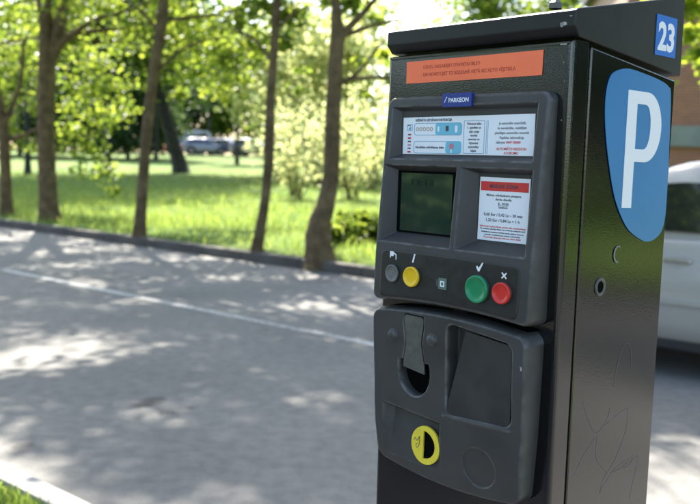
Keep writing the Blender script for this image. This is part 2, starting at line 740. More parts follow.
GREYB = mat('grey_button', (.13, .125, .115), rough=.5, vary=.2, vscale=90)
CHIP = mat('bare_chip', (.34, .33, .30), rough=.5, vary=.2, vscale=300)
LCD = mat('lcd_green', (.010, .028, .022), rough=.10, spec=.6, coat=.5, coat_rough=.03)
LCDINK = mat('lcd_digit', (.002, .008, .007), rough=.2)
IRG = mat('ir_window', (.12, .17, .14), rough=.2)
SCR = mat('scratch_grey', (.20, .19, .175), rough=.7)


def zl(z): return z - ZB


def front(u0, z0, v0):
    """2D drawing (x right, y up) laid on the front at (u0, z0), v0 = depth"""
    return lambda x, y, h: (u0 + x, v0 - h, zl(z0 + y))


def side(v0, z0, u0):
    return lambda x, y, h: (u0 + h, v0 + x, zl(z0 + y))


W = .306
# cabinet (rear housing): sloping top under the lid
prism('cabinet', BLACK, METER, [(.0405, zl(.20)), (.2615, zl(.20)), (.2615, zl(1.470)), (.0405, zl(1.493))], 'x', -W + .001, -.0005, .003, 2)
prism('inner_frame', DARK, METER, [(.03, zl(.22)), (.045, zl(.22)), (.045, zl(1.485)), (.03, zl(1.485))], 'x', -W + .012, -.012)
# front door with rounded vertical edges
bm = box_bm(-W, 0, 0, .0365, zl(.22), zl(1.4965))
bmesh.ops.bevel(bm, geom=[e for e in bm.edges if e.verts[0].co.y < .001 and e.verts[1].co.y < .001], offset=.0065, segments=4, profile=.5, affect='EDGES')
bmesh.ops.bevel(bm, geom=[e for e in bm.edges if e.verts[0].co.y > .036 and e.verts[1].co.y > .036], offset=.0022, segments=2, profile=.5, affect='EDGES')
door = done(bm, 'door', BLACK, METER)
box('plinth', LIDM, METER, -W - .02, .02, -.015, .275, 0, zl(.20), .006)
# lid: wedge rising to the back, bottom front chamfered
lid = prism('lid', LIDM, METER, [(.008, zl(1.5005)), (-.002, zl(1.5115)), (-.001, zl(1.5305)), (.004, zl(1.5330)), (.266, zl(1.5835)), (.269, zl(1.577)), (.269, zl(1.4755))],
            'x', -W - .0015, .0025, .0016, 2)
link('antenna', lathe([(.0022, 0), (.0022, .05), (.001, .09)], (-.135, .16, zl(1.568)), 'z', 10), STEEL, lid)
link('antenna_nut', lathe([(.010, 0), (.010, .008), (.004, .014)], (-.135, .16, zl(1.567)), 'z', 6), STEEL, lid)
link('solar_panel', mesh_np('solar_panel', [(-.285, .05, zl(1.5424)), (-.022, .05, zl(1.5424)), (-.022, .24, zl(1.5790)), (-.285, .24, zl(1.5790))], [(0, 1, 2, 3)]),
     mat('solar_cells', (.012, .016, .035), rough=.55), lid)
random.seed(3)


def chip(cu_, cz_, w_, h_, v_):
    """small irregular scuff down to primer on the front, v_ = depth of the surface there"""
    pts = []
    for k in range(14):
        a = 2 * pi * k / 14
        sq = max(abs(cos(a)), abs(sin(a)))
        pts.append((cu_ + w_ * .5 * cos(a) / sq * random.uniform(.62, 1.05), cz_ + h_ * .5 * sin(a) / sq * random.uniform(.5, 1.05)))
    link('paint_chip', flat([pts], .0003, lambda x, y, h: (x, v_ - .0002 - h, zl(y))), CHIP, METER)


for q in ((-.0135, 1.5150, .0100, .0055, -.0018), (-.0165, 1.5145, .0040, .0060, -.0018), (-.0140, 1.4915, .0110, .0022, 0), (-.0045, 1.5235, .0035, .0014, -.0013), (-.0120, 1.4700, .0012, .0016, 0),
          (-.0095, 1.4480, .0010, .0014, 0), (-.0110, 1.4020, .0012, .0022, 0), (-.0262, 1.0985, .0030, .0060, -.0358), (-.0600, 1.0230, .0020, .0022, -.0245), (-.0660, 1.0290, .0014, .0014, -.0245)):
    chip(*q)


# --- stickers
def card(name, m, loops, thick, to3d, parent=METER):
    return link(name, flat(loops, thick, to3d), m, parent)


def rrect(x0, x1, y0, y1, r=0.0, n=6):
    if r <= 0: return [(x0, y0), (x1, y0), (x1, y1), (x0, y1)]
    out = []
    for cx, cy_, a0 in ((x1 - r, y0 + r, -pi / 2), (x1 - r, y1 - r, 0), (x0 + r, y1 - r, pi / 2), (x0 + r, y0 + r, pi)):
        for k in range(n + 1):
            a = a0 + pi / 2 * k / n
            out.append((cx + r * cos(a), cy_ + r * sin(a)))
    return out


def circ(cx, cy_, r, n=28, ry=None): return [(cx + r * cos(2 * pi * k / n), cy_ + (ry or r) * sin(2 * pi * k / n)) for k in range(n)]


st = card('notice_strip', ORANGE, [[(-.2678, 1.4562), (-.0414, 1.4567), (-.0408, 1.4870), (-.2680, 1.4862)]], .0005, front(0, 0, -.0008))
st['label'] = 'faded orange paper notice strip'
link('lettering', text('LŪDZU, SAGLABĀJIET STĀVVIETAS BIĻETI', .0062, front(-.236, 1.4752, -.0012), width=.098), ORINK, st)
link('lettering', text('UN NOVIETOJIET TO REDZAMĀ VIETĀ AIZ AUTO VĒJSTIKLA', .0068, front(-.236, 1.4648, -.0012), width=.155), ORINK, st)

sign_pts = [(.0957, 1.4668), (.1259, 1.4735), (.1647, 1.4715), (.213, 1.466), (.2400, 1.4590), (.2480, 1.4464), (.2535, 1.3747), (.2560, 1.3051), (.2527, 1.2701),
            (.2386, 1.2531), (.2079, 1.2462), (.1726, 1.256), (.1443, 1.2724), (.1148, 1.307), (.0949, 1.3515), (.0815, 1.3948), (.0774, 1.4315), (.0828, 1.4554)]
sg = card('parking_sign', SIGNB, [closed_smooth(sign_pts, 5)], .0008, side(0, 0, .0006))
sg['label'] = 'blue P parking sign sticker'
outer = [(.1318, 1.2945), (.1565, 1.2938), (.1568, 1.3549)]
cx, rz_ = .184, .0463
outer += [(cx + .0415 * sin(a), 1.4009 - rz_ * cos(a)) for a in np.linspace(0, pi, 18)] + [(.1318, 1.4472)]
inner = [(.1568, 1.3716)] + [(.178 + .0175 * sin(a) ** .8, 1.4012 - .0296 * cos(a)) for a in np.linspace(0, pi, 14)] + [(.1568, 1.4308)]
card('letter', WHITE, [outer, inner], .0004, side(0, 0, .0013), sg)

nb = card('number_sticker', NUMB, [rrect(.1908, .2480, 1.4978, 1.5508, .0015)], .0005, side(0, 0, .0029), lid)
link('digits', text('23', .0500, side(.2192, 1.5062, .0034), 'CENTER', bold=.035, width=.0455), WHITE, nb)


# --- height-field mouldings
def T(z): return np.interp(z, [.900, .925, .97, 1.03, 1.10, 1.146, 1.15, 1.22, 1.29, 1.36, 1.42, 1.437],
                           [.021, .024, .030, .032, .036, .0372, .0362, .034, .028, .022, .0165, .014])


UM = -.1535


def sst(x): x = np.clip(x, 0, 1); return x * x * (3 - 2 * x)


def moulding(name, m, su, sz, top, bot, left, right, corner, inset, rec):
    s = np.concatenate([np.linspace(0, .028, 12)[:-1], np.linspace(.028, .972, su), np.linspace(.972, 1, 12)[1:]])
    t = np.concatenate([np.linspace(0, .03, 12)[:-1], np.linspace(.03, .97, sz), np.linspace(.97, 1, 12)[1:]])
    S, Tt = np.meshgrid(s, t, indexing='ij')
    um = UM + (S - .5) * .272
    zb_, zt_ = bot(um), top(um)
    Z = zb_ + Tt * (zt_ - zb_)
    L, Rr = left(Z), right(Z)
    U = L + S * (Rr - L)
    # distance inside a rounded rectangle in (U, Z)
    ex_, ez = np.minimum(U - L, Rr - U), np.minimum(Z - bot(U), top(U) - Z)
    e = np.minimum(ex_, ez)
    cm = (ex_ < corner) & (ez < corner)
    e = np.where(cm, corner - np.hypot(corner - ex_, corner - ez), e)
    q = np.clip(e / inset, 0, 1)
    prof = (1 - (1 - q) ** 3.2) ** (1 / 3.2)
    V = -T(Z) * prof
    V = rec(U, Z, V)
    V = np.where(e <= 1e-6, .003, V)
    nS, nT = S.shape
    verts = np.stack([U, V, Z - ZB], -1).reshape(-1, 3)
    idx = np.arange(nS * nT).reshape(nS, nT)
    f = np.stack([idx[:-1, :-1], idx[1:, :-1], idx[1:, 1:], idx[:-1, 1:]], -1).reshape(-1, 4)
    return link(name, mesh_np(name, verts, f), m, METER, True)


def bay(U, Z, V, o, fl, tf, edge=.12):
    """rectangular recess: outer (u0,u1,z0,z1) at the surface down to floor fl at protrusion tf"""
    k = np.minimum(np.minimum((U - o[0]) / (fl[0] - o[0]), (o[1] - U) / (o[1] - fl[1])),
                   np.minimum((Z - o[2]) / (fl[2] - o[2]), (o[3] - Z) / (o[3] - fl[3])))
    k = np.clip(k, 0, 1)
    k = np.where(k < edge, k * k / (2 * edge), k - edge / 2) / (1 - edge / 2)
    return np.where(k > 0, V * (1 - k) + (-tf) * k, V)


def rec_upper(U, Z, V):
    V = bay(U, Z, V, (-.2785, -.0335, 1.3505, 1.4235), (-.268, -.0405, 1.3565, 1.4175), .0075)
    V = bay(U, Z, V, (-.2835, -.1505, 1.2335, 1.3425), (-.268, -.160, 1.2475, 1.3350), .0095)
    V = bay(U, Z, V, (-.1440, -.0310, 1.2335, 1.3420), (-.1255, -.0420, 1.2470, 1.3350), .0095)
    return V


moulding('upper_bezel', PLAST, 250, 265, lambda u: 1.4375 + 0 * u, lambda u: 1.1548 - .0070 * ((u - UM) / .135) ** 2,
         lambda z: -.2900 + 0 * z, lambda z: -.0172 + 0 * z, .014, .0065, rec_upper)


def rec_lower(U, Z, V):
    S = -T(Z)
    # coin slot plate seat (hourglass) and scoop
    hw = np.interp(Z, [1.055, 1.07, 1.10, 1.125, 1.139], [.0225, .0215, .0160, .0200, .0185])
    d = np.minimum(hw - np.abs(U + .2055), np.minimum(Z - 1.052, 1.1395 - Z))
    V = np.where(d > 0, V + .004 * sst(d / .0025), V)
    r = np.hypot((U + .2055) / .0300, (Z - 1.0590) / .0365)
    sc = (1 - r) * .03
    V = np.where((sc > 0) & (Z < 1.073), np.maximum(V, V + .026 * sst(sc / .004)), V)
    # small domes beside the slot
    for (cu_, cz_) in ((-.2440, 1.1035), (-.1715, 1.1085)):
        r = np.hypot(U - cu_, Z - cz_)
        V = np.where(r < .0095, V - .0055 * np.sqrt(np.clip(1 - (r / .0095) ** 2, 0, 1)) * sst((.0095 - r) / .003), V)
    # ticket pocket
    top_ = 1.1376 + (U + .1477) * (1.1262 - 1.1376) / .107
    bot_ = 1.0108 + (U + .146) * (1.0168 - 1.0108) / .106
    d = np.minimum(np.minimum(U + .1475, -.0400 - U), np.minimum(top_ - Z, Z - bot_))
    ck = .012
    dx, dz = np.minimum(U + .1475, -.0400 - U), np.minimum(top_ - Z, Z - bot_)
    d = np.where((dx < ck) & (dz < ck) & (dx > 0) & (dz > 0), ck - np.hypot(ck - dx, ck - dz), d)
    V = np.where(d > 0, V + .021 * sst(d / .006) * np.clip((Z - 1.0075) / .03, .12, 1), V)
    # coin return: deep at its top, running out at its bottom
    tz = 1.0040 + (U + .2647) * (-.0066 / .103)
    d = np.minimum(np.minimum((U + .2660) / 1.6, (-.1550 - U) / 1.6), (tz - Z))
    dep = .0135 * np.clip((Z - .926) / .07, 0, 1) ** .8
    V = np.where((d > 0) & (Z > .926), V + dep * sst(d / .009), V)
    # round blanking disc
    r = np.hypot(U + .0912, (Z - .9520))
    V = np.where(r < .0275, V + .0016 * sst((.0275 - r) / .0016), V)
    # crease under the pocket
    V = np.where((U > -.152), V - .0014 * np.exp(-((Z - (1.0085 + (U + .146) * .05)) / .0022) ** 2) * sst((-.035 - U) / .01), V)
    return V


moulding('lower_bezel', PLAST, 250, 225, lambda u: 1.1475 - .0090 * ((u - UM) / .135) ** 2, lambda u: .9045 + .0125 * ((u - UM) / .125) ** 2,
         lambda z: np.interp(z, [.90, .93, 1.0, 1.14], [-.280, -.2825, -.2862, -.2885]), lambda z: np.interp(z, [.90, .93, 1.0, 1.14], [-.027, -.0245, -.0208, -.0185]),
         .016, .0065, rec_lower)

# --- badge
bd = card('maker_badge', LOGOB, [rrect(-.1838, -.1345, 1.4205, 1.4382, .0015)], .006, front(0, 0, -.0165))
link('lettering', text('PARKEON', .0078, front(-.1725, 1.4265, -.0197), width=.0335, bold=.02), WHITE, bd)
card('emblem', WHITE, [[(-.1802, 1.4262), (-.1792, 1.4262), (-.1768, 1.4335), (-.1752, 1.4335), (-.1758, 1.4322), (-.1775, 1.4322)]], .0003, front(0, 0, -.0197), bd)

# --- instruction card
IC = card('instruction_card', WHITE, [[(-.2637, 1.3578), (-.0425, 1.3582), (-.0430, 1.4098), (-.2637, 1.4083)]], .0006, front(0, 0, -.0079))
IC['label'] = 'white printed instruction card with blue boxes'
fi = lambda x, y: front(-.2637 + x, 1.4090 - y, -.0084)
fi2 = lambda x, y: front(-.2637 + x, 1.4090 - y, -.0087)


def ln(body, x, y, size, m, par, fr=fi, **k): return link('lettering', text(body, size, fr(x, y), **k), m, par)


def outline(x0, x1, y0, y1, r, w):
    return [rrect(x0, x1, -y1, -y0, r), rrect(x0 + w, x1 - w, -y1 + w, -y0 - w, max(r - w, 0))]


ln('SAĪSINĀTA LIETOŠANAS INSTRUKCIJA', .023, .0062, .0046, INK, IC, width=.066, bold=.02)
card('printed_box', BLUEINK, outline(.0210, .1062, .0085, .0252, .004, .0007), .0003, fi(0, 0), IC)
card('printed_box', BLUEINK, outline(.0210, .1062, .0330, .0500, .004, .0007), .0003, fi(0, 0), IC)
card('printed_patch', CYAN, [rrect(.0600, .1055, -.0247, -.0090, .0035)], .0003, fi(0, 0), IC)
card('printed_patch', CYAN, [rrect(.0790, .1055, -.0494, -.0336, .0035)], .0003, fi(0, 0), IC)
COIN = mat('ink_coin', (.42, .37, .28), rough=.5)
for k in range(5):
    card('printed_coin', COIN, [circ(.0270 + k * .0064, -.0168, .0028, 14), circ(.0270 + k * .0064, -.0168, .0017, 12)], .0003, fi(0, 0), IC)
card('printed_icon', INK, [rrect(.0785, .0835, -.0200, -.0125, .001)], .0003, fi2(0, 0), IC)
card('printed_icon', WHITE, [rrect(.0640, .0672, -.0205, -.0135, .001)], .0003, fi2(0, 0), IC)
card('printed_icon', WHITE, [rrect(.0945, .0990, -.0215, -.0125, .001)], .0003, fi2(0, 0), IC)
card('printed_icon', mat('ink_rose', (.5, .2, .25), rough=.5), [circ(.0895, -.0400, .0042, 16)], .0003, fi2(0, 0), IC)
card('printed_icon', WHITE, [rrect(.0885, .0905, -.0490, -.0440, 0)], .0003, fi2(0, 0), IC)
ln('Norādiet stāvēšanas laiku', .0245, .0430, .0042, INK, IC, width=.052, bold=.02)
card('printed_box', BLUEINK, outline(.0078, .0175, .0100, .0190, 0, .0006), .0003, fi(0, 0), IC)
ln('Valoda', .0085, .0123, .0021, INK, IC)
card('printed_icon', BLUEINK, [[(.0105, -.0150), (.0150, -.0135), (.0138, -.0180), (.0115, -.0178)]], .0003, fi2(0, 0), IC)
for k, (m_, hh) in enumerate(((mat('ink_maroon', (.28, .05, .06), rough=.5), .0022), (REDINK, .0022), (INK, .0020), (mat('ink_pink', (.55, .25, .27), rough=.5), .0022), (mat('ink_navy', (.05, .06, .2), rough=.5), .0018), (REDINK, .0020))):
    card('printed_flag', m_, [rrect(.0095, .0152, -.0232 - k * .0048 - hh, -.0232 - k * .0048, 0)], .0003, fi(0, 0), IC)
card('printed_box', BLUEINK, outline(.1095, .1440, .0062, .0492, .0015, .0006), .0003, fi(0, 0), IC)
card('printed_rule', BLUEINK, [rrect(.1468, .1474, -.0492, -.0062)], .0003, fi(0, 0), IC)
card('printed_rule', BLUEINK, [rrect(.1492, .1496, -.0492, -.0062)], .0003, fi(0, 0), IC)
for k, s_ in enumerate(('Pirkuma laiku', '1. spiediet uz', 'zaļo pogu', 'naudas', 'summai un', 'izņemiet', 'automāta', 'biļeti')):
    ln(s_, .1267, .0118 + k * .0050, .0044, INK, IC, align='CENTER', bold=.012)
for k, (s_, m_) in enumerate((('Ja automāts nestrādā,', INK), ('lai samaksātu, meklējiet', INK), ('pieslēgto automātu tuvumā.', INK), ('Papildus informācija', INK))):
    ln(s_, .187, .0118 + k * .0060, .0046, m_, IC, align='CENTER')
ln('tālrunis', .1630, .0358, .0046, INK, IC)
ln('8447 00000', .1790, .0358, .0046, REDINK, IC, bold=.01)
ln('AUTOMĀTS NEIZDOD', .187, .0440, .0046, REDINK, IC, align='CENTER', bold=.012)
ln('ATLIKUMU', .187, .0492, .0046, REDINK, IC, align='CENTER', bold=.012)

# --- display
ds = card('display', LCD, [rrect(-.2645, -.1665, 1.2490, 1.3325, .001)], .001, front(0, 0, -.0102))
link('digits', text('13:13', .0125, front(-.2420, 1.3145, -.0110), width=.040), LCDINK, ds)
gl = card('display_border', DARK, [rrect(-.2675, -.1615, 1.2478, 1.3345), rrect(-.2625, -.1670, 1.2500, 1.3315)], .0014, front(0, 0, -.0108), ds)

# --- price card
PC = card('price_card', WHITE, [[(-.1222, 1.2490), (-.0450, 1.2488), (-.0432, 1.3298), (-.1212, 1.3304)]], .0008, front(0, 0, -.0103))
PC['label'] = 'white price card with a red heading bar'
fp = lambda x, y: front(-.0830 + x, 1.3300 - y, -.0109)
fp2 = lambda x, y: front(-.0830 + x, 1.3300 - y, -.0112)
card('red_bar', REDINK, [rrect(-.0365, .0375, -.0170, -.0052)], .0003, fp(0, 0), PC)
ln('MAKSAS ZONA', 0, .0132, .0068, INK, PC, fr=fp2, align='CENTER', bold=.02, width=.044)
for s_, y_, z_, m_, w_ in (('Maksas stāvlaukums pieejams', .0238, .0042, INK, .054), ('darba dienās', .0290, .0042, INK, .025), ('8 - 20.00', .0345, .0042, INK, .016), ('Sestdienās', .0388, .0034, INK, .014),
                           ('0,60 Eur / 0,42 Ls – 30 min', .0490, .0054, INK, .060), ('1,20 Eur / 0,84 Ls = 1 h', .0562, .0054, INK, .052),
                           ('Stāvvietas maksa jāveic uzreiz pēc novietošanas', .0636, .0031, REDINK, .072), ('Par samaksu apliecina biļete, kas novietota redzamā vietā', .0668, .0028, INK, .070),
                           ('Stāvlaukuma lietošanas kārtību nosaka pilsētas dome un', .0708, .0028, INK, .066), ('saistošie noteikumi par maksas stāvvietām', .0742, .0028, INK, .056),
                           ('Kontroles dienesta tālrunis 8447 0000', .0776, .0028, REDINK, .058)):
    ln(s_, 0, y_, z_, m_, PC, fr=fp, align='CENTER', width=w_, bold=.01)
card('printed_rule', INK, [rrect(-.008, .008, -.0356, -.0352)], .0003, fp(0, 0), PC)


# --- button panel, following the moulding
def skin(name, m, inside_top, inside_bot, u0, u1, corner, lift, nu=70, nz=24):
    v, f = [], []
    for i in range(nu + 1):
        u = u0 + (u1 - u0) * i / nu
        t_, b_ = inside_top(u), inside_bot(u)
        dx = min(u - u0, u1 - u)
        cut = corner - math.sqrt(max(0, corner ** 2 - (corner - dx) ** 2)) if dx < corner else 0
        t_ -= cut
        b_ += cut
        for j in range(nz + 1):
            z = b_ + (t_ - b_) * j / nz
            v.append((u, -float(T(z)) - lift, zl(z)))
    k = nz + 1
    for i in range(nu):
        for j in range(nz): f.append((i * k + j, (i + 1) * k + j, (i + 1) * k + j + 1, i * k + j + 1))
    # rim
    me = mesh_np(name, v, f)
    bm = bmesh.new()
    bm.from_mesh(me)
    ed = [e for e in bm.edges if e.is_boundary]
    r = bmesh.ops.extrude_edge_only(bm, edges=ed)
    for g in r['geom']:
        if isinstance(g, bmesh.types.BMVert): g.co.y += lift + .002
    bm.to_mesh(me)
    bm.free()
    return link(name, me, m, METER, True)


bp = skin('button_panel', PANEL, lambda u: 1.2245 - .0012 * ((u - UM) / .12) ** 2, lambda u: 1.1620 - .0060 * ((u - UM) / .12) ** 2, -.2745, -.0355, .010, .0006)


def button(name, m, u, z, r, h=.006):
    v0 = -float(T(z)) - .0004
    link('button_ring', lathe([(r * 1.02, -.001), (r * 1.02, .0018), (r * .95, .0022), (r * .93, .0010)], (u, v0, zl(z))), PANEL, bp, True)
    return link(name, lathe([(r * .96, 0), (r * .96, h * .8), (r * .90, h), (r * .80, h * .96), (r * .76, h * .72), (r * .5, h * .62), (r * .12, h * .6)], (u, v0, zl(z))), m, METER, True)


button('button', GREYB, -.2494, 1.1908, .0128, .0035)['label'] = 'grey button under the flag symbol'
button('button', YEL, -.2113, 1.1905, .0145)['label'] = 'yellow information button'
button('button', GRN, -.0980, 1.1882, .0186)['label'] = 'large green confirm button'
button('button', REDB, -.0592, 1.1882, .0142)['label'] = 'red cancel button'
vb = lambda z: -float(T(z)) - .0009
card('infrared_window', IRG, [rrect(-.1640, -.1500, 1.1800, 1.1950, .001)], .001, front(0, 0, vb(1.187)))
card('window_print', WHITE, [rrect(-.1605, -.1535, 1.1835, 1.1910), rrect(-.1590, -.1550, 1.1850, 1.1895)], .0003, front(0, 0, vb(1.187) - .0007))
card('window_print', INK, [rrect(-.1680, -.1645, 1.1830, 1.1925)], .0003, front(0, 0, vb(1.187) - .0002))
fl = card('flag_symbol', WHITE, [[(-.2560, 1.2125), (-.2545, 1.2125), (-.2545, 1.2150), (-.2490, 1.2150), (-.2490, 1.2185), (-.2450, 1.2165), (-.2450, 1.2105), (-.2436, 1.2105), (-.2436, 1.2178), (-.2490, 1.2205), (-.2490, 1.2215), (-.2560, 1.2215)]],
          .0003, front(0, 0, vb(1.216)))
link('information_symbol', text('i', .0170, front(-.2110, 1.2105, vb(1.216)), 'CENTER', bold=.035, shear=.28), WHITE, METER)
card('check_symbol', WHITE, [[(-.1030, 1.2165), (-.1012, 1.2180), (-.0988, 1.2150), (-.0935, 1.2225), (-.0915, 1.2225), (-.0975, 1.2108), (-.0998, 1.2108)]], .0003, front(0, 0, vb(1.216)))
a_, b_ = .0042, .0013
card('cross_symbol', WHITE, [[(-.0586 + x, 1.2100 + y) for x, y in ((-a_, a_ - b_), (-a_ + b_, a_), (0, b_), (a_ - b_, a_), (a_, a_ - b_), (b_, 0), (a_, -a_ + b_), (a_ - b_, -a_), (0, -b_), (-a_ + b_, -a_), (-a_, -a_ + b_), (-b_, 0))]],
     .0003, front(0, 0, vb(1.21)))

# --- coin slot plate
hp = []
for z, w in ((1.0600, .0195), (1.0700, .0190), (1.0850, .0162), (1.0990, .0138), (1.1120, .0148), (1.1250, .0172), (1.1330, .0172), (1.1365, .0140)): hp.append((w, z))
loop = smooth_path([(-.2055 + w, z) for w, z in hp], 4)
lp = [tuple(p) for p in loop] + [(2 * -.2055 - p[0], p[1]) for p in loop[::-1]]
lp = [(x, z + (x + .2055) * -.12 if z < 1.066 else z) for x, z in lp]
pl = card('coin_slot_plate', STEEL, [lp], .0025, lambda x, y, h: (x, -float(T(y)) + .0018 - h, zl(y)))
cup = [(-.2055 + .0272 * cos(a), 1.0590 + .0337 * sin(a)) for a in np.linspace(pi * .93, 2 * pi + pi * .07, 30)]
card('coin_hole_shade', DARK, [cup], .001, lambda x, y, h: (x, -float(T(y)) + .0155 - h, zl(y)))  # flat black sheet painting the deep shade inside the coin hole
# lip around the ticket flap
fq = [(-.1205, 1.1275), (-.0460, 1.1205), (-.0430, 1.0165), (-.1475, 1.0115)]
tf_ = card('ticket_flap', mat('flap_plastic', (.028, .0275, .027), rough=.40, vary=.15, vscale=25, rvary=.1), [rrect_q] if False else [[fq[0], (-.1185, 1.1290), (-.0480, 1.1222), fq[1], fq[2], fq[3]]], .002, lambda x, y, h: (x, -float(T(y)) + .0085 * min(1, max(.12, (y - 1.0075) / .03)) - h, zl(y)))
# coin return ring
D = [(-.1885, .9375), (-.1885, .9768)] + [(-.1885 + .0215 * sin(a), .9572 + .0197 * cos(a)) for a in np.linspace(.15, pi - .15, 16)]
vr = lambda x, y, h: (x, -float(T(y)) + .0105 * max(0, min(1, (y - .926) / .07)) ** .8 - .0030 - h, zl(y))
rg = card('coin_return_ring', YRING, [circ(-.1845, .9570, .0258, 40, .0268), D], .003, vr)
card('coin_return_opening', DARK, [[(x, y) for x, y in circ(-.1845, .9570, .0235, 30)]], .0006, lambda x, y, h: vr(x, y, h - .0014), rg)
ring_sc = smooth_path([(-.2055, .9600), (-.2030, .9640), (-.2005, .9600), (-.1975, .9635), (-.1950, .9670), (-.1955, .9590), (-.1960, .9540), (-.1995, .9500), (-.2010, .9540), (-.1985, .9570)], 5)
v_, f_ = tube_np([vr(p[0], p[1], .0016) for p in ring_sc], [.0004] * len(ring_sc), 5)
link('hand_pictogram', join_np([(v_, f_)]), INK, rg)

# --- screws, lock and scratches on the side
lk = link('side_lock', lathe([(.0118, -.001), (.0118, .0012), (.0105, .0018), (.0085, .0014), (.0078, -.002)], (0, .0922, zl(1.1926)), 'x'), STEEL, METER, True)
card('keyhole', DARK, [circ(.0922, 1.1926, .0072)], .0004, side(0, 0, .0006), lk)
card('lock_scar', SCR, [[(.131 + .0105 * cos(a), 1.233 + .0115 * sin(a)) for a in np.linspace(.9, 4.9, 20)] + [(.1325 + .0085 * cos(a), 1.233 + .0095 * sin(a)) for a in np.linspace(4.9, .9, 20)]], .0003, side(0, 0, .0005))
sz5 = lambda x, y: (545 + x / 2.9, 330 + y / 2.9)
for pts in ([(200, 165), (205, 130), (212, 95), (225, 52), (238, 38), (249, 58), (251, 115)], [(110, 205), (124, 255), (148, 300), (172, 275), (185, 250), (190, 225)],
            [(242, 225), (236, 290), (203, 378), (172, 430), (160, 475)], [(85, 425), (110, 370), (150, 312), (150, 372), (190, 415), (250, 378), (271, 366), (265, 400), (245, 490)],
            [(165, 460), (205, 402), (258, 365)], [(60, 60), (64, 64)], [(150, 300), (200, 255), (240, 225)], [(190, 415), (240, 395), (258, 375)]):
    pp = smooth_path([vz(*sz5(*p)) for p in pts], 8)
    v_, f_ = tube_np([(.0001, p[0], zl(p[1])) for p in pp], [.00016 * random.uniform(.6, 1.3) for _ in pp], 5)
    link('scratch', join_np([(v_, f_)]), SCR, METER)


# ------------------------------------------------------------------ trees
BARK = mat('bark', (.135, .096, .054), rough=.95, spec=.2, vary=.45, vscale=7, bump=.9, bscale=26, bdist=.03, detail=9)
BARKD = mat('bark_dark', (.045, .042, .038), rough=.95, spec=.2, vary=.4, vscale=5, bump=.8, bscale=18, bdist=.03)
LEAF = leaf_mat('maple_leaf', (.046, .098, .018), (.34, .46, .050), .42, .55)
LEAFD = leaf_mat('dark_leaf', (.030, .062, .022), (.09, .16, .035), .35, .45)
LEAFY = leaf_mat('yellow_green_leaf', (.095, .16, .018), (.46, .57, .05), .28, .6)
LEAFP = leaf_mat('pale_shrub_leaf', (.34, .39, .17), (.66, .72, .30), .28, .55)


def leaf_mesh(centres, sizes, up_bias=.6):
    """one folded leaf of 4 triangles... as two quads per centre"""
    n = len(centres)
    nrm = rng.normal(size=(n, 3))
    nrm[:, 2] = np.abs(nrm[:, 2]) + up_bias
    nrm /= np.linalg.norm(nrm, axis=1)[:, None]
    a = rng.normal(size=(n, 3))
    a -= nrm * np.sum(a * nrm, 1)[:, None]
    a /= np.linalg.norm(a, axis=1)[:, None]
    b = np.cross(nrm, a)
    s = sizes[:, None]
    fold = rng.uniform(.05, .3, (n, 1)) * s
    base = centres - a * s * .5
    tip = centres + a * s * .55 - nrm * fold * .6
    l1 = centres - a * s * .08 + b * s * .50 + nrm * fold
    l2 = centres + a * s * .30 + b * s * .30 + nrm * fold * .6
    r1 = centres - a * s * .08 - b * s * .50 + nrm * fold
    r2 = centres + a * s * .30 - b * s * .30 + nrm * fold * .6
    V = np.stack([base, tip, l1, l2, r1, r2], 1).reshape(-1, 3)
    i = np.arange(n)[:, None] * 6
    Fq = np.concatenate([i + np.array([[0, 1, 3, 2]]), i + np.array([[0, 4, 5, 1]])], 0)
    return mesh_np('leaves', V, Fq)


def cluster_pts(c, r, n, flat_=.7):
    p = rng.normal(size=(n, 3)) * .52
    p[:, 2] *= flat_
    return np.asarray(c) + p * r


def limb(p0, d, L, r0, n=7, droop=.0, wob=.12):
    pts, rad = [np.array(p0, float)], [r0]
    d = np.array(d, float)
    d /= np.linalg.norm(d)
    for i in range(n):
        d = d + rng.normal(size=3) * wob + np.array([0, 0, droop])
        d /= np.linalg.norm(d)
        pts.append(pts[-1] + d * L / n)
        rad.append(r0 * (1 - .85 * (i + 1) / n))
    return pts, rad


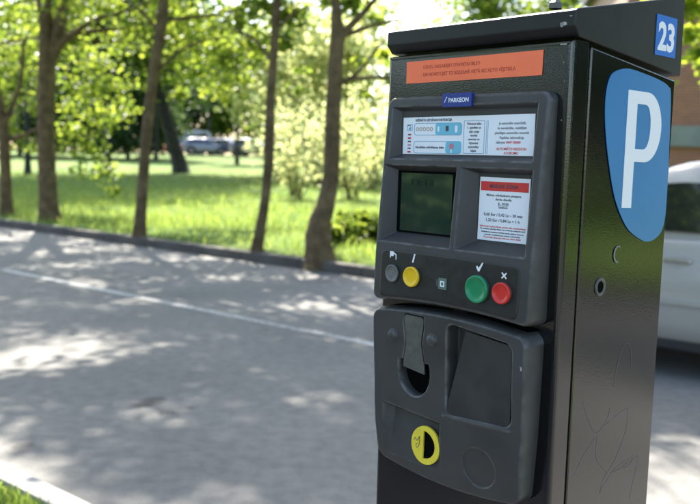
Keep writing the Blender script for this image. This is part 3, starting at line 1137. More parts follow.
def make_tree(name, label, group, trunk, widths, branches=(), clusters=(), crown=None, leaf=LEAF, bark=BARK, leaf_size=.088, sides=12, extra_top=None):
    """trunk: world points, widths: radii; crown: dict(z0,z1,R,limbs,per,r,n,bias)"""
    base = np.array(trunk[0])
    root = tag(empty(name, tuple(base)), label, 'tree', group)
    pts = smooth_path([tuple(p) + (w,) for p, w in zip(trunk, widths)], 5)
    path, rad = pts[:, :3], pts[:, 3].copy()
    flare = np.exp(-(path[:, 2] - path[0, 2]) / .22)
    rad *= 1 + .45 * flare
    path[0, 2] -= .15
    parts = [tube_np(path, rad, sides, .05)]
    for bp_, bw in branches:
        q = smooth_path([tuple(p) + (w,) for p, w in zip(bp_, bw)], 5)
        parts.append(tube_np(q[:, :3], q[:, 3], 7, .06))
    cen, siz = [], []
    for c, r, n in clusters:
        P = cluster_pts(c, r, n)
        cen.append(P)
        siz.append(rng.uniform(.7, 1.25, n) * leaf_size)
    if crown:
        k = crown
        zs = path[:, 2]
        for i in range(k['limbs']):
            h = k['z0'] + (k['z1'] - k['z0']) * ((i + .5) / k['limbs']) ** .9
            j = int(np.argmin(np.abs(zs - (h - .7))))
            az = i * 2.399 + rng.uniform(-.4, .4)
            fr = (h - k['z0']) / (k['z1'] - k['z0'])
            L = k['R'] * (1.05 - .6 * fr ** 1.8) * rng.uniform(.75, 1.15)
            d = np.array([cos(az), sin(az), .25 + .9 * fr + rng.uniform(-.1, .15)])
            if 'bias' in k: d[:2] += np.array(k['bias'])
            lp_, lr = limb(path[j], d, L, max(.018, rad[j] * .42), 8)
            if 'limb_ok' in k and not all(k['limb_ok'](np.array(q_)) for q_ in lp_): continue
            parts.append(tube_np(lp_, lr, 6, .05))
            for s in range(2, 9):
                for _ in range(k['per']):
                    c = np.array(lp_[s]) + rng.normal(size=3) * k['r'] * .9
                    if 'keep' in k and not k['keep'](c): continue
                    n = int(k['n'] * rng.uniform(.5, 1.4))
                    cen.append(cluster_pts(c, k['r'], n))
                    siz.append(rng.uniform(.7, 1.25, n) * leaf_size)
    me = join_np([(v - base, f) for v, f in parts])
    link('trunk', me, bark, root, True)
    if cen:
        C = np.vstack(cen) - base
        S_ = np.concatenate(siz)
        ok = C[:, 2] > .3
        link('crown', leaf_mesh(C[ok], S_[ok]), leaf, root)
    return root


def px_path(base_px, pts, extra=()):
    """trunk points from photo pixels (x, y, width in px) on the upright plane through the base"""
    g = on_ground(*base_px)
    Y = g[1]
    P, Wd = [], []
    for i, (x, y, w) in enumerate(pts):
        p = at(x, y, Y) if i else g
        P.append(p)
        Wd.append(w * Y / FPX / 2)
    for dx, dy, z, w in extra:
        q = P[-1].copy()
        q[0] += dx
        q[1] += dy
        q[2] = z
        P.append(q)
        Wd.append(w)
    return P, Wd, Y


def px_branch(pts, Y, dY=0.0):
    n = len(pts)
    return [at(x, y, Y + dY * i / max(1, n - 1)) for i, (x, y, w) in enumerate(pts)], [w * Y / FPX / 2 for _, _, w in pts]


def px_clusters(lst, Y, spread=1.3, k=1.0):
    out = []
    for x, y, r, n in lst:
        yy = Y + rng.uniform(.15, 2.2 * spread)
        out.append((at(x, y, yy), r * yy / FPX, int(n * 2.0)))
    return out


ROW = 'maple trees along the far kerb'


def in_frame(c):
    q = c - EYE
    z = q @ FW
    if z < .3: return False
    x, y = 350 + FPX * (q @ RT) / z, 252 - FPX * (q @ UP) / z
    return -15 < x < 715 and -15 < y < 520


def in_view_low(c):
    """keep the space under the crowns open, as in the photo"""
    g = c - np.array(sd) * (c[2] / sd.z)      # clumps left out so sun reaches the near lane right of the meter
    if 1.2 < nt(g)[0] < 4.5 and -6 < nt(g)[1] < 1.6: return False
    q = c - EYE
    z = q @ FW
    if z < .5: return True
    x, y = 350 + FPX * (q @ RT) / z, 252 - FPX * (q @ UP) / z
    if 292 < x < 400 and -40 < y < 75 and rng.random() < .8: return False
    return y < 8 or (x < 290 and y < 70 and rng.random() < .5)


CR = dict(z0=3.6, z1=12.2, R=3.7, limbs=18, per=1, r=.40, n=130, keep=in_view_low)
# A: thick forked trunk on the left
P, Wd, Y = px_path((50, 221), [(50, 221, 18), (48, 195, 17.5), (46.5, 150, 17), (46, 105, 16.5), (47, 60, 17), (46, 25, 13), (44, -20, 14)], [(-.2, .3, 6.2, .11), (-.3, .6, 8.4, .06), (0, .2, 11.0, .03)])
br = [px_branch([(49, 62, 15), (57, 40, 14), (62, 10, 13), (66, -30, 12), (75, -80, 8)], Y),
      px_branch([(53, 55, 8), (63, 43, 6.5), (80, 29, 5.5), (100, 18, 4.5), (122, 12, 3), (150, 2, 2)], Y, -.8)]
cl = px_clusters([(75, 20, 26, 110), (95, 58, 24, 110), (84, 88, 22, 110), (100, 118, 22, 110), (88, 148, 18, 80), (104, 172, 15, 60), (114, 192, 8, 22), (70, 108, 15, 60),
                  (112, 85, 20, 90), (126, 40, 22, 100), (66, 130, 12, 40), (60, 20, 18, 60), (100, 5, 24, 90), (76, 172, 10, 22), (125, 110, 14, 40)], Y)
make_tree('maple_tree', 'thick forked maple trunk at the far kerb, second from the left edge', ROW, P, Wd, br, cl, CR)
# E: at the left edge
P, Wd, Y = px_path((7, 216), [(7, 216, 11), (6, 190, 11), (5, 160, 10.5), (4, 132, 10), (0, 105, 8), (-8, 70, 7), (-14, 20, 6)], [(-.4, 0, 5.6, .05), (-.6, .3, 7.4, .04), (0, .2, 10.6, .02)])
br = [px_branch([(5, 140, 7), (18, 137, 5), (34, 131, 3.5), (50, 118, 2)], Y), px_branch([(3, 132, 6), (10, 112, 5), (20, 84, 4), (24, 40, 3)], Y)]
cl = px_clusters([(10, 40, 28, 120), (25, 78, 22, 90), (4, 102, 20, 80), (30, 18, 26, 110), (12, 70, 22, 90), (38, 104, 14, 50), (22, 142, 9, 22), (2, 12, 26, 110), (-15, 60, 26, 90), (32, 52, 18, 80), (8, 126, 12, 36), (34, 150, 7, 14)], Y, 1.6)
make_tree('maple_tree', 'slender maple at the left edge of the photo', ROW, P, Wd, br, cl, CR)
# B
P, Wd, Y = px_path((139, 240), [(139, 240, 12), (140.5, 215, 11), (143, 180, 11), (146, 140, 10.5), (150, 100, 10.5), (156, 60, 11), (162, 20, 11), (166, -20, 10)], [(.25, .2, 5.8, .07), (.4, .5, 7.8, .05), (0, .2, 10.8, .02)])
br = [px_branch([(154, 75, 4), (175, 55, 3), (200, 42, 2.2), (225, 38, 1.5)], Y), px_branch([(160, 32, 4), (140, 12, 3), (120, 0, 2)], Y)]
cl = px_clusters([(138, 28, 24, 90), (176, 40, 26, 110), (200, 18, 26, 110), (190, 68, 20, 80), (214, 48, 22, 90), (168, 10, 24, 90), (225, 82, 13, 36), (180, 95, 10, 24)], Y)
make_tree('maple_tree', 'thin maple leaning right at the far kerb, next right of the thick forked one', ROW, P, Wd, br, cl, CR)
# C
P, Wd, Y = px_path((256, 255), [(256, 255, 11), (260, 230, 10), (265, 200, 9.5), (268.5, 165, 10), (269.5, 135, 10.5), (271, 95, 9), (274, 50, 8.5), (277, 0, 8), (278, -40, 7)], [(.1, .3, 5.6, .06), (.1, .6, 7.4, .045), (0, .2, 10.8, .02)])
br = [px_branch([(272, 62, 4), (255, 40, 3), (235, 28, 2)], Y), px_branch([(276, 30, 4), (292, 15, 3), (310, 5, 2)], Y)]
cl = px_clusters([(240, 20, 25, 100), (255, 48, 18, 70), (284, 42, 17, 60), (230, 58, 18, 64), (290, 16, 16, 60), (262, 8, 22, 80), (302, 70, 8, 14), (296, 92, 7, 10), (248, 78, 10, 22)], Y, 1.0)
for _ in range(20):                            # extra leaf clumps added sunward, to shade the near left of the road
    g_ = rp(rng.uniform(2.0, 4.4), rng.uniform(2.4, 6.2))
    hh = rng.uniform(7.0, 10.5)
    cl.append((g_ + np.array(sd) * (hh / sd.z), .34, 120))
make_tree('maple_tree', 'thin dark maple at the far kerb, just left of the stout bent one', ROW, P, Wd, br, cl, CR)
# D
P, Wd, Y = px_path((320, 263), [(320, 263, 23), (318, 240, 24), (320, 222, 22), (326, 203, 18), (330.5, 180, 16.5), (332, 150, 16), (333, 115, 15.5), (335, 75, 15), (337, 38, 14), (336, 8, 10), (334, -30, 9)], [(0, .3, 5.4, .08), (.1, .6, 7.6, .05), (0, .2, 10.8, .02)])
br = [px_branch([(338, 45, 9), (347, 30, 8), (362, 14, 6.5), (378, -4, 5), (395, -25, 4)], Y), px_branch([(339, 36, 6), (352, 33, 5), (372, 26, 4), (398, 20, 3)], Y),
      px_branch([(337, 85, 6), (350, 79, 4.5), (368, 78, 4), (392, 77, 3)], Y), px_branch([(345, 82, 4), (360, 70, 3.5), (376, 50, 3), (388, 36, 2)], Y)]
cl = px_clusters([(352, 4, 14, 44), (374, 18, 13, 40), (384, 55, 9, 20), (358, 62, 6, 8), (328, 2, 10, 22), (392, 80, 8, 14), (365, 95, 6, 8)], Y, .8)
make_tree('maple_tree', 'stout bent maple with a swollen base nearest the parking meter', ROW, P, Wd, br, cl, CR)
# unseen maples added to the row, to shade the road and darken reflections
for (n_, t_), lab in (((8.3, 1.2), 'maple of the kerb row behind the white car, out of the photo'), ((8.4, -4.0), 'maple of the kerb row right of the white car, out of the photo'), ((9.2, -10), 'second maple right of the white car, out of the photo'), ((5, -19), 'third maple right of the white car, out of the photo'),):
    b0 = rp(n_, t_, gz(n_))
    P = [b0, b0 + (.05, 0, 1.2), b0 + (.0, .1, 2.6), b0 + (.1, .1, 4.4), b0 + (.1, .3, 7.2), b0 + (.1, .3, 9.0)]
    make_tree('maple_tree', lab, ROW, P, [.15, .13, .12, .10, .06, .03], (), (), CR)
# unseen nearer-side trees added around the camera: they only shade and reflect
for (n_, t_), lab in (((1.42, 6.6), 'unseen maple added in the near verge strip on the left'), ((-7.6, 7.2), 'unseen maple added left of the camera'), ((-8.2, 14.5), 'unseen maple added further along the left verge'), ((-3.5, -9.5), 'unseen maple added right of the camera')):
    b0 = rp(n_, t_, gz(n_))
    P = [b0, b0 + (.05, 0, 1.2), b0 + (.0, .1, 2.4), b0 + (.1, .1, 4.4), b0 + (.1, .3, 7.2), b0 + (.1, .3, 8.6)]
    k2 = dict(CR)
    k2['keep'] = k2['limb_ok'] = lambda c: not in_frame(c)
    k2.update(z0=3.4, limbs=24, per=2)
    make_tree('maple_tree', lab, 'unseen maple trees added on the near verge', P, [.16, .14, .13, .11, .06, .03], (), (), k2)

# ------------------------------------------------------------------ trees further back on the lawn
def car_gap(c):
    """no boughs hang in front of the parked cars"""
    q = c - EYE
    z = q @ FW
    x, y = 350 + FPX * (q @ RT) / z, 252 - FPX * (q @ UP) / z
    return not (180 < x < 268 and 122 < y < 165)


def bg_tree(x, y, h, R, leaf, label, name='park_tree', lean=0.0, wpx=None, z0=.25, bark=BARKD, ls=.30, limbs=14, n=26, per=2, r=None, grp='trees further back on the lawn', N=None):
    g = on_ground(x, y)
    if N:
        d = ray(x, y)
        g = EYE + d * (N / (d[0] * RN[0] + d[1] * RN[1]))
        g[2] = gz(N)
    w = (wpx * g[1] / FPX / 2) if wpx else h * .018
    P = [g + (0, 0, 0), g + (lean * h * .15, 0, h * .15), g + (lean * h * .4, 0, h * .4), g + (lean * h * .65, .2, h * .7), g + (lean * h * .7, .3, h * .95)]
    k = dict(z0=g[2] + h * z0, z1=g[2] + h * .97, R=R, limbs=limbs, per=per, r=r or R * .2, n=n)
    if g[1] < 62: k['keep'] = car_gap
    return make_tree(name, label, grp, P, [w, w * .85, w * .7, w * .4, w * .12], (), (), k, leaf, bark, ls, 9)


bg_tree(182, 173, 12, 4.8, LEAFD, 'dark leaning tree on the lawn left of the distant cars', lean=-.30, wpx=15, z0=.38, ls=.24, limbs=18, n=56)
bg_tree(237, 164, 7.6, 2.3, LEAFY, 'small yellow-green tree in front of the distant cars', wpx=4.5, z0=.56, r=.4, ls=.18, limbs=15, n=34)
bg_tree(156, 162, 10, 3.4, LEAFD, 'slim dark tree behind the leaning trunk', wpx=4.5, z0=.4, ls=.3, N=36)
bg_tree(209, 157.5, 13, 4.0, LEAFD, 'tall slim tree behind the distant cars', wpx=3.5, z0=.45, ls=.36, N=60)
bg_tree(108, 174, 17, 6.4, LEAF, 'tall spreading tree on the lawn between the two left trunks', wpx=7, z0=.27, ls=.26, limbs=20, n=38)
bg_tree(28, 175, 17, 6.4, LEAF, 'tall spreading tree on the lawn at the left edge', wpx=6, z0=.27, ls=.26, limbs=20, n=38)
bg_tree(75, 165, 9, 4.6, LEAFD, 'dark bushy tree far back behind the thick trunk', z0=.05, ls=.32, limbs=18, n=44, N=36)
bg_tree(128, 165, 8, 4.4, LEAFD, 'dark bushy tree far back left of the leaning trunk', z0=.05, ls=.32, limbs=18, n=44, N=37)
bg_tree(20, 166, 9, 4.6, LEAF, 'round green tree far back at the left edge', z0=.06, ls=.32, limbs=16, n=34, N=36)
bg_tree(-30, 166, 11, 5, LEAFD, 'dark tree just beyond the left edge', z0=.06, ls=.36, limbs=16, n=30, N=34)
bg_tree(130, 157, 16, 8, LEAF, 'tall tree on the skyline left of centre', z0=.06, ls=.6, limbs=18, n=30, N=66)
bg_tree(195, 157, 15, 8, LEAFD, 'broad dark tree on the skyline behind the distant cars', z0=.05, ls=.6, limbs=18, n=34, N=74)
bg_tree(262, 157, 13, 8, LEAF, 'broad green tree on the skyline right of the distant cars', z0=.05, ls=.6, limbs=18, n=30, N=78)
bg_tree(60, 157, 17, 8, LEAF, 'broad tall tree on the skyline at the left', z0=.06, ls=.6, limbs=18, n=30, N=62)
bg_tree(290, 160, 6.5, 3.6, LEAFP, 'pale sunlit tree behind the flowering shrubs', z0=.08, ls=.26, limbs=14, n=18, N=26)
bg_tree(345, 161, 6.0, 3.6, LEAFP, 'pale sunlit tree behind the stout bent maple', z0=.08, ls=.26, limbs=14, n=18, N=24)
bg_tree(325, 158, 10, 6, LEAFY, 'wide yellow-green tree on the skyline above the flowering shrubs', z0=.05, ls=.5, limbs=14, n=18, N=60)
bg_tree(415, 162, 9, 4, LEAFY, 'sunlit tree rising behind the parking meter', z0=.1, ls=.30, limbs=14, n=18)
bg_tree(480, 163, 13, 5.5, LEAF, 'green tree rising behind the meter lid', z0=.1, ls=.36, limbs=16, n=30)
bg_tree(560, 165, 12, 5, LEAF, 'green tree hidden behind the meter door', z0=.1, ls=.36, limbs=14, n=26)


# right-hand tree whose leaves hang beside the lid
g = at(738, 172, 17.5)
g[2] = gz(nt(g)[0])
P = [g, g + (0, 0, 1.5), g + (-.1, 0, 3.2), g + (0, 0, 5), g + (0, .2, 7.5)]
cl = [(at(x, y, g[1] - .5 + rng.uniform(-1.5, 1)), r * g[1] / FPX, n) for x, y, r, n in ((692, 8, 14, 80), (690, 35, 11, 60), (697, 55, 10, 50), (712, 30, 16, 90), (704, 72, 6, 20), (725, 10, 20, 90), (680, 5, 12, 60), (715, 62, 10, 40))]
make_tree('park_tree', 'yellow-green tree in front of the brick building at the right edge', 'trees further back on the lawn', P, [.12, .11, .1, .08, .03], (), cl,
          dict(z0=3.6, z1=7.5, R=2.6, limbs=12, per=2, r=.5, n=30), LEAFY, BARK, .16)


# ------------------------------------------------------------------ shrubs
def shrub(x, y, h, R, leaf, label, ls=.09, stems=16, n=64, name='shrub', grp='pale shrubs between the two right-hand trunks'):
    g = on_ground(x, y)
    root = tag(empty(name, tuple(g)), label, 'shrub', grp)
    parts, cen = [], []
    for i in range(stems):
        az, tl = rng.uniform(0, 2 * pi), rng.uniform(.1, .75)
        p, r = limb((rng.normal() * .12, rng.normal() * .12, -.05), (cos(az) * tl, sin(az) * tl, 1), h * rng.uniform(.6, 1.05), .018, 8, -.03, .12)
        sc = R / (h * .5)
        p = [q * np.array([sc, sc, 1]) for q in p]
        parts.append(tube_np(p, r, 5))
        for s in range(2, 9): cen.append(cluster_pts(p[s], h * .085, n // 7))
    link('stems', join_np(parts), BARK, root, True)
    C = np.vstack(cen)
    C = C[C[:, 2] > .05]
    link('leaves', leaf_mesh(C, rng.uniform(.7, 1.2, len(C)) * ls), leaf, root)


shrub(296, 199, 2.9, 1.3, LEAFP, 'tall pale flowering shrub just right of the thin dark trunk')
shrub(318, 186, 3.4, 1.5, LEAFP, 'tallest pale shrub, behind the stout bent trunk', ls=.10)
shrub(352, 200, 2.8, 1.3, LEAFP, 'pale shrub right of the stout bent trunk')
shrub(284, 182, 2.6, 1.4, LEAFP, 'pale shrub further back beside the thin dark trunk', ls=.10)
shrub(372, 190, 3.2, 1.4, LEAFP, 'pale shrub partly hidden by the meter bezel', ls=.10)
LOWG = 'low clumps at the foot of the stout tree'
shrub(343, 243, .40, .22, LEAF, 'low dark green clump right of the swollen trunk base', ls=.05, stems=44, n=160, name='low_shrub', grp=LOWG)
shrub(356, 236, .44, .24, LEAF, 'low dark green clump between the stout trunk and the meter', ls=.05, stems=44, n=160, name='low_shrub', grp=LOWG)
shrub(370, 240, .46, .25, LEAF, 'low dark green clump beside the meter edge', ls=.05, stems=44, n=160, name='low_shrub', grp=LOWG)


# ------------------------------------------------------------------ unseen hedge and right-hand trees, added to darken the meter's reflections
def hedge(n0, t0, t1, h, label):
    root = tag(empty('hedge', tuple(rp(n0, (t0 + t1) / 2, gz(n0)))), label, 'hedge')
    base = rp(n0, (t0 + t1) / 2, gz(n0))
    cnt = int((t1 - t0) * h * 190)
    nn, tt, zz = n0 + rng.uniform(-.5, .5, cnt), rng.uniform(t0, t1, cnt), rng.uniform(.02, h, cnt)
    C = np.stack([RN[0] * nn + RD[0] * tt, RN[1] * nn + RD[1] * tt, gz(n0) + zz], 1) - base
    link('leaves', leaf_mesh(C, rng.uniform(.10, .17, cnt), .1), LEAFD, root)
    q = rp(0, 1) * ((t1 - t0) / 2 - .1)
    link('stems', join_np([tube_np([-q + (0, 0, .2), (0, 0, .25), q + (0, 0, .2)], [.05, .06, .05], 6)]), BARKD, root)


hedge(-3.6, 1.5, 22, 2.0, 'unseen dark hedge added behind the camera to darken reflections')
for n_, t_, lab in ((15, -9, 'added dark bushy tree, unseen on the right lawn'), (19, -15, 'second added dark bushy tree, unseen on the right lawn'), (11.5, -16, 'third added dark bushy tree, unseen on the right lawn'), (15, -22, 'fourth added dark bushy tree, unseen on the right lawn')):
    g = rp(n_, t_, gz(n_))
    P = [g, g + (0, 0, 1.5), g + (0, .1, 4), g + (.1, .1, 7), g + (.1, .1, 9.5)]
    make_tree('park_tree', lab, 'unseen trees added on the right', P, [.16, .14, .12, .08, .03], (), (), dict(z0=g[2] + .8, z1=g[2] + 9.5, R=3.6, limbs=18, per=2, r=.8, n=44), LEAFD, BARKD, .22)


# ------------------------------------------------------------------ grass
def grass(name, label, n, sampler, hmin, hmax, w, m, seg=2):
    V = np.zeros((n, 5, 3))
    p = sampler(n)
    h = rng.uniform(hmin, hmax, n) * rng.uniform(.6, 1, n)
    az = rng.uniform(0, 2 * pi, n)
    side_ = np.stack([np.cos(az), np.sin(az), 0 * az], 1) * (w * rng.uniform(.6, 1.3, n))[:, None]
    bend = np.stack([np.cos(az + 1.57), np.sin(az + 1.57), 0 * az], 1) * (h * rng.uniform(.1, .7, n))[:, None]
    up = np.stack([0 * h, 0 * h, h], 1)
    V[:, 0], V[:, 1] = p - side_, p + side_
    V[:, 2], V[:, 3] = p + side_ * .75 + up * .55 + bend * .3, p - side_ * .75 + up * .55 + bend * .3
    V[:, 4] = p + up * .95 + bend
    i = np.arange(n)[:, None] * 5
    quads = i + np.array([[0, 1, 2, 3]])
    tris = i + np.array([[3, 2, 4]])
    me = bpy.data.meshes.new(name)
    fl_ = np.concatenate([quads.ravel(), tris.ravel()]).astype(np.int32)
    me.vertices.add(n * 5)
    me.vertices.foreach_set('co', V.astype(np.float32).ravel())
    me.loops.add(len(fl_))
    me.loops.foreach_set('vertex_index', fl_)
    me.polygons.add(2 * n)
    me.polygons.foreach_set('loop_start', np.concatenate([np.arange(n) * 4, 4 * n + np.arange(n) * 3]).astype(np.int32))
    me.polygons.foreach_set('loop_total', np.concatenate([np.full(n, 4), np.full(n, 3)]).astype(np.int32))
    me.update(calc_edges=True)
    return tag(link(name, me, m), label, 'grass', kind='stuff')


GRASS = leaf_mat('grass_blade', (.085, .15, .035), (.37, .50, .085), .35, .5)


def far_sampler(n):
    nn = FK1 + .02 + rng.gamma(1.3, 4.2, n)
    tt = rng.uniform(1.5, 34, n)
    z = np.array([gz(a) for a in nn]) - .02
    return np.stack([RN[0] * nn + RD[0] * tt, RN[1] * nn + RD[1] * tt, z], 1)


def near_sampler(n):
    nn = NK0 - .02 - rng.uniform(0, 1.0, n) ** 1.3 * .26
    tt = rng.uniform(1.9, 5.2, n)
    return np.stack([RN[0] * nn + RD[0] * tt, RN[1] * nn + RD[1] * tt, np.full(n, .095)], 1)


grass('lawn_grass', 'long bright grass on the lawn behind the far kerb', 90000, far_sampler, .06, .22, .006, GRASS)
grass('verge_grass', 'tuft of green grass behind the near kerb at the bottom left', 9000, near_sampler, .03, .085, .0026, GRASS)


# ------------------------------------------------------------------ cars
GLASS = mat('car_glass', (.012, .014, .016), rough=.06, spec=.8, coat=.5, coat_rough=.02)
RUB = mat('tyre_rubber', (.015, .015, .015), rough=.85)
RIM = mat('alloy', (.45, .45, .46), rough=.35, metallic=.8)
TRIM = mat('black_trim', (.012, .012, .012), rough=.6)
LAMPW = mat('headlight_glass', (.6, .62, .64), rough=.12, coat=.6)
LAMPR = mat('tail_light', (.35, .01, .01), rough=.2, coat=.6)
CHROME = mat('chrome', (.6, .6, .6), rough=.15, metallic=1.0)


def make_car(label, paint, loc, heading, L=4.3, Wd=1.75, H=1.45, group=None, name='parked_car', van=False, roofm=None):
    """car pointing along its local +x, origin on the ground at its middle"""
    root = tag(empty(name, loc, heading), label, 'car', group)
    hl, w = L / 2, Wd / 2
    # stations: x, belt height, half width, bottom
    if van:
        st_ = [(-hl, .80, .90, .42), (-hl + .06, .98, .97, .30), (-hl * .5, 1.02, 1, .24), (hl * .45, 1.0, 1, .24), (hl * .72, .95, .98, .26), (hl * .93, .80, .93, .30), (hl, .58, .80, .40)]
    else:
        st_ = [(-hl, .70, .80, .42), (-hl + .05, .88, .90, .34), (-hl + .25, .99, .96, .26), (-hl * .55, 1.0, 1, .24), (0, .96, 1, .22), (hl * .36, .93, 1, .22), (hl * .62, .86, .99, .24), (hl * .86, .76, .94, .26), (hl * .97, .66, .84, .30), (hl, .54, .72, .40)]
    xs = np.array([s[0] for s in st_])
    X = np.linspace(-hl, hl, 40)
    bz, ww, zb_ = (np.interp(X, xs, [s[i] for s in st_]) for i in (1, 2, 3))
    v, f = [], []
    m = 12
    for x, b, k, z0 in zip(X, bz, ww, zb_):
        hw = w * k
        prof = [(0, z0), (hw * .88, z0), (hw * .96, z0 + .05), (hw * .985, z0 + .16), (hw, z0 + (b - z0) * .5), (hw * .985, z0 + (b - z0) * .66), (hw * .975, z0 + (b - z0) * .74), (hw * .96, b - .07), (hw * .92, b - .02), (hw * .82, b + .005), (hw * .45, b + .03), (0, b + .035)]
        for s in (1, -1):
            v += [(x, s * y, z) for y, z in prof]
    for i in range(len(X) - 1):
        for s in range(2):
            for j in range(m - 1):
                a = (i * 2 + s) * m + j
                b2 = ((i + 1) * 2 + s) * m + j
                f.append((a, a + 1, b2 + 1, b2) if s else (a, b2, b2 + 1, a + 1))
    for i in (0, len(X) - 1):
        f.append(tuple((i * 2) * m + j for j in range(m)) + tuple((i * 2 + 1) * m + j for j in range(m - 2, 0, -1)))
    me = bpy.data.meshes.new('body')
    me.from_pydata(v, [], f)
    bm = bmesh.new()
    bm.from_mesh(me)
    bmesh.ops.remove_doubles(bm, verts=bm.verts, dist=1e-4)
    bmesh.ops.recalc_face_normals(bm, faces=bm.faces)
    bm.to_mesh(me)
    bm.free()
    body = link('body', me, paint, root, True)
    # greenhouse
    if van: gx = [(-hl + .03, .97), (-hl + .10, H), (hl * .30, H), (hl * .62, .98)]
    else: gx = [(-hl + .18, .96), (-hl + .62, H - .05), (-hl * .15, H), (hl * .12, H - .03), (hl * .48, .92)]
    xb0, xb1 = gx[0][0], gx[-1][0]
    wb, wr = w * .93, w * .74

    def half(z): return wb + (wr - wb) * np.clip((z - .95) / (H - .95), 0, 1)
    top = smooth_path(gx, 6)
    v, f = [], []
    for x, z in top:
        for s, zz in ((-1, .88), (-1, z - .05), (-.86, z), (0, z + .02), (.86, z), (1, z - .05), (1, .88)):
            zz = max(zz, .88)
            v.append((x, s * half(zz), zz))
    for i in range(len(top) - 1):
        for j in range(6):
            a, b2 = i * 7 + j, (i + 1) * 7 + j
            f.append((a, b2, b2 + 1, a + 1))
    for i in (0, len(top) - 1): f.append(tuple(i * 7 + j for j in range(7)))
    me = bpy.data.meshes.new('cabin')
    me.from_pydata(v, [], f)
    bm = bmesh.new()
    bm.from_mesh(me)
    bmesh.ops.recalc_face_normals(bm, faces=bm.faces)
    bm.to_mesh(me)
    bm.free()
    link('cabin', me, roofm or paint, root, True)
    tz = lambda x: np.interp(x, top[:, 0], top[:, 1])
    # side windows, slightly proud of the cabin
    split = [xb0 + .34, -hl * .10, xb1 - .14] if not van else [xb0 + .3, hl * .16, xb1 - .12]
    for s in (-1, 1):
        for a, b2 in ((split[0], split[1] - .04), (split[1] + .04, split[2])):
            q = np.linspace(a, b2, 8)
            up_ = [(x, max(min(tz(x) - .105, H - .13), .99)) for x in q]
            P2 = [(x, .985) for x in q] + up_[::-1]
            v = [(x, s * (half(z) + .008), z) for x, z in P2]
            bm = bmesh.new()
            fv = [bm.verts.new(p) for p in v]
            k = len(q)
            for i in range(k - 1):
                try: bm.faces.new((fv[i], fv[i + 1], fv[2 * k - 2 - i], fv[2 * k - 1 - i]))
                except ValueError: pass
            r_ = bmesh.ops.extrude_face_region(bm, geom=list(bm.faces))
            for e_ in r_['geom']:
                if isinstance(e_, bmesh.types.BMVert): e_.co.y -= s * .03
            done(bm, 'window', GLASS, root)
    # windscreens as proud sheets
    for (xa, za), (xb, zb2), nm in ((gx[-1], gx[-2], 'windscreen'), (gx[0], gx[1], 'rear_window')):
        v = []
        d = 1 if xa > 0 else -1
        for t_ in (.10, .5, .90):
            x, z = xa + (xb - xa) * t_, za + (zb2 - za) * t_
            x = float(np.interp(z, *(zip(*sorted((zz, xx) for xx, zz in (top[len(top) // 2:] if d > 0 else top[:len(top) // 2]))))))
            for s in (-1, -.5, 0, .5, 1): v.append((x + d * .012, s * half(z) * .84, z + .016))
        f = [(i * 5 + j, i * 5 + j + 1, (i + 1) * 5 + j + 1, (i + 1) * 5 + j) for i in range(2) for j in range(4)]
        link(nm, mesh_np(nm, v, f), GLASS, root, True)
    # sill, bumpers, door seams, handles, mirrors, lamps
    for s in (-1, 1):
        box('sill', TRIM, root, -hl * .52, hl * .52, s * w * .93 - .03, s * w * .93 + .03, .19, .25, .01)
        for x in (split[0] + .02, split[1], split[2] + .16):
            box('door_seam', TRIM, body, x - .005, x + .005, s * (w * .992) - .012, s * (w * .992) + .004, .32, .86)
        for x in (split[0] + .28, split[1] + .30):
            box('door_handle', CHROME if paint.name == 'white_paint' else TRIM, root, x - .09, x + .09, s * w * .985 - .02, s * w * .985 + .022, .78, .81, .008)
        box('wing_mirror', paint, root, xb1 - .28, xb1 - .10, s * w * 1.06 - .09, s * w * 1.06 + .09, .97, 1.10, .03)
        box('rub_strip', TRIM if paint.name != 'white_paint' else paint, root, -hl * .5, hl * .5, s * w - .01, s * w + .012, .50, .55, .008)
    bx_ = hl * .97
    for s in (-1, 1):
        box('headlight', LAMPW, root, hl * .86, hl * .965, s * w * .66 - .17, s * w * .66 + .17, .58, .72, .03)
        box('tail_light', LAMPR, root, -hl - .005, -hl + .12, s * w * .70 - .14, s * w * .70 + .14, .66, .84, .03)
    box('bumper', paint, root, hl * .90, hl + .03, -w * .80, w * .80, .28, .52, .06, 3)
    box('bumper', paint, root, -hl - .04, -hl + .15, -w * .84, w * .84, .30, .56, .06, 3)
    box('grille', TRIM, root, hl * .93, hl + .036, -w * .42, w * .42, .40, .49, .01)
    box('number_plate', WHITE, root, hl + .025, hl + .042, -.26, .26, .42, .50, .003) if False else None
    for sx in (-.60, .62):
        for s in (-1, 1):
            cx_, cy_ = hl * sx, s * (w - .10)
            wh = link('wheel', lathe([(.10, -.11), (.27, -.11), (.315, -.08), (.325, 0), (.315, .08), (.27, .11), (.22, .115)], (0, 0, 0), 'y', 26), RUB, root, True)
            wh.location = (cx_, cy_, .325)
            wh.rotation_euler = (0, 0, 0 if s < 0 else pi)
            link('rim', lathe([(.215, .10), (.215, .118), (.19, .105), (.06, .10), (.03, .118)], (0, 0, 0), 'y', 26), RIM, wh, True)
            for k in range(5):
                a = k * 2 * pi / 5
                sp = box('spoke', RIM, wh, .02, .20, -.126, -.10, -.028, .028, .006)
                sp.rotation_euler = (0, a, 0)
            link('wheel_arch', lathe([(.40, -.25), (.40, .100), (.33, .106)], (cx_, s * (w - .095), .345), 'y', 26) if s < 0 else
                 lathe([(.40, .25), (.40, -.100), (.33, -.106)], (cx_, s * (w - .095), .345), 'y', 26), TRIM, root)
    return root


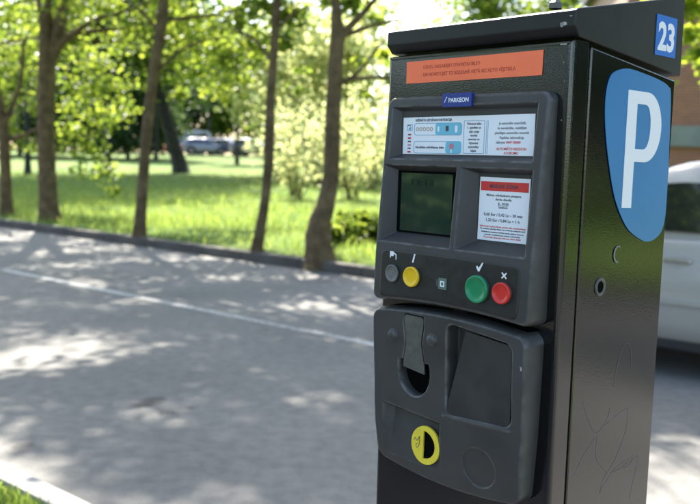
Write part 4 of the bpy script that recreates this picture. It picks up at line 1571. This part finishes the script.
HD = math.atan2(RD[1], RD[0])
WCAR = mat('white_paint', (.33, .315, .285), rough=.28, coat=.6, coat_rough=.04)
SILV = mat('silver_blue_paint', (.20, .21, .24), rough=.3, metallic=.3, coat=.7, coat_rough=.05)
DBLU = mat('dark_blue_paint', (.04, .06, .12), rough=.3, coat=.7, coat_rough=.05)
REDP = mat('red_paint', (.45, .03, .02), rough=.3, coat=.7, coat_rough=.05)
p = rp(6.30, 1.70)
make_car('white car parked at the far kerb, half hidden by the meter', WCAR, (p[0], p[1], 0), HD, 4.25, 1.74, 1.44).scale = (1, 1, .955)
for (x, y, m_, h_, lab) in ((205, 157, SILV, .35, 'silver-blue car far across the lawn, nearest the leaning trunk'), (228, 157, DBLU, 0, 'dark blue car far across the lawn, middle of the parked cars'),
                            (255, 157, SILV, .1, 'silver-blue car far across the lawn, right of the small yellow-green tree')):
    n_ = 50.5 if x != 228 else 52
    d = ray(x, y)
    s = n_ / (d[0] * RN[0] + d[1] * RN[1])
    q = EYE + d * s
    make_car(lab, m_, (q[0], q[1], gz(n_) + .055), HD + pi + h_ + (.6 if x == 205 else .25), 4.2, 1.72, 1.46, 'cars parked far across the lawn')
d = ray(186, 150)
q = EYE + d * (56 / (d[0] * RN[0] + d[1] * RN[1]))
make_car('red van with a white roof far behind the leaning trunk', REDP, (q[0], q[1], gz(56)), HD + 1.1, 4.6, 1.8, 2.3, None, 'parked_van', True, WCAR)


# ------------------------------------------------------------------ brick building
def brick_mat():
    m = mat('brick_wall', (.30, .12, .075), rough=.9)
    n, l = m.node_tree.nodes, m.node_tree.links
    tc = n.new('ShaderNodeTexCoord')
    mp = n.new('ShaderNodeMapping')
    mp.inputs['Rotation'].default_value = (pi / 2, 0, 0)
    l.new(tc.outputs['Object'], mp.inputs[0])
    b = n.new('ShaderNodeTexBrick')
    b.inputs['Color1'].default_value = (.42, .13, .08, 1)
    b.inputs['Color2'].default_value = (.30, .10, .065, 1)
    b.inputs['Mortar'].default_value = (.35, .31, .27, 1)
    b.inputs['Scale'].default_value = 1
    b.inputs['Mortar Size'].default_value = .008
    b.inputs['Brick Width'].default_value = .26
    b.inputs['Row Height'].default_value = .077
    l.new(mp.outputs[0], b.inputs['Vector'])
    l.new(b.outputs[0], n['Principled BSDF'].inputs['Base Color'])
    return m


BR = brick_mat()
CONC = mat('concrete_band', (.24, .25, .27), rough=.85, vary=.12, vscale=3)
FRAME = mat('window_frame_white', (.7, .7, .68), rough=.5)
PANE = mat('window_glass', (.02, .025, .03), rough=.05, spec=.8)
ROOFM = mat('roof_felt', (.07, .07, .075), rough=.9)
bq = at(676, 150, 24)
BZ = gz(nt(bq)[0]) - .05
BLD = tag(empty('brick_building', (bq[0] - 1.6, 24, BZ), radians(-8)), 'red brick building with a grey concrete band behind the white car', 'building')
# front wall in strips round the openings (local x right, y back, z up)
Lb, Hb = 16.0, 6.6
openings = [(3.6 + i * 2.6, 3.6 + i * 2.6 + 1.3) for i in range(4)]
def wallpiece(x0, x1, z0, z1): box('wall', BR, BLD, x0, x1, 0, .35, z0, z1)
wallpiece(0, Lb, -.3, .35)
wallpiece(0, Lb, 1.36, 3.30)
wallpiece(0, Lb, 4.75, Hb)
for z0, z1 in ((.35, 1.36), (3.30, 4.75)):
    xp = 0
    for a, b2 in openings + [(Lb, Lb)]:
        if a > xp: wallpiece(xp, a, z0, z1)
        xp = b2
    for a, b2 in openings:
        wn_ = box('window', PANE, BLD, a, b2, .16, .18, z0, z1)
        for q in ((a, b2, z0, z0 + .07), (a, b2, z1 - .07, z1), (a, a + .07, z0 + .07, z1 - .07), (b2 - .07, b2, z0 + .07, z1 - .07), ((a + b2) / 2 - .03, (a + b2) / 2 + .03, z0 + .07, z1 - .07)):
            box('frame', FRAME, wn_, q[0], q[1], .10, .158, q[2], q[3])
        box('sill', CONC, wn_, a - .06, b2 + .06, -.08, .10, z0 - .06, z0 - .003)
box('concrete_band', CONC, BLD, -.05, Lb + .05, -.12, -.003, 1.42, 1.98)
box('side_wall', BR, BLD, 0, .35, .352, 8, -.3, Hb)
box('side_wall', BR, BLD, Lb - .35, Lb, .352, 8, -.3, Hb)
box('roof', ROOFM, BLD, -.3, Lb + .3, -.3, 8.2, Hb + .003, Hb + .25)
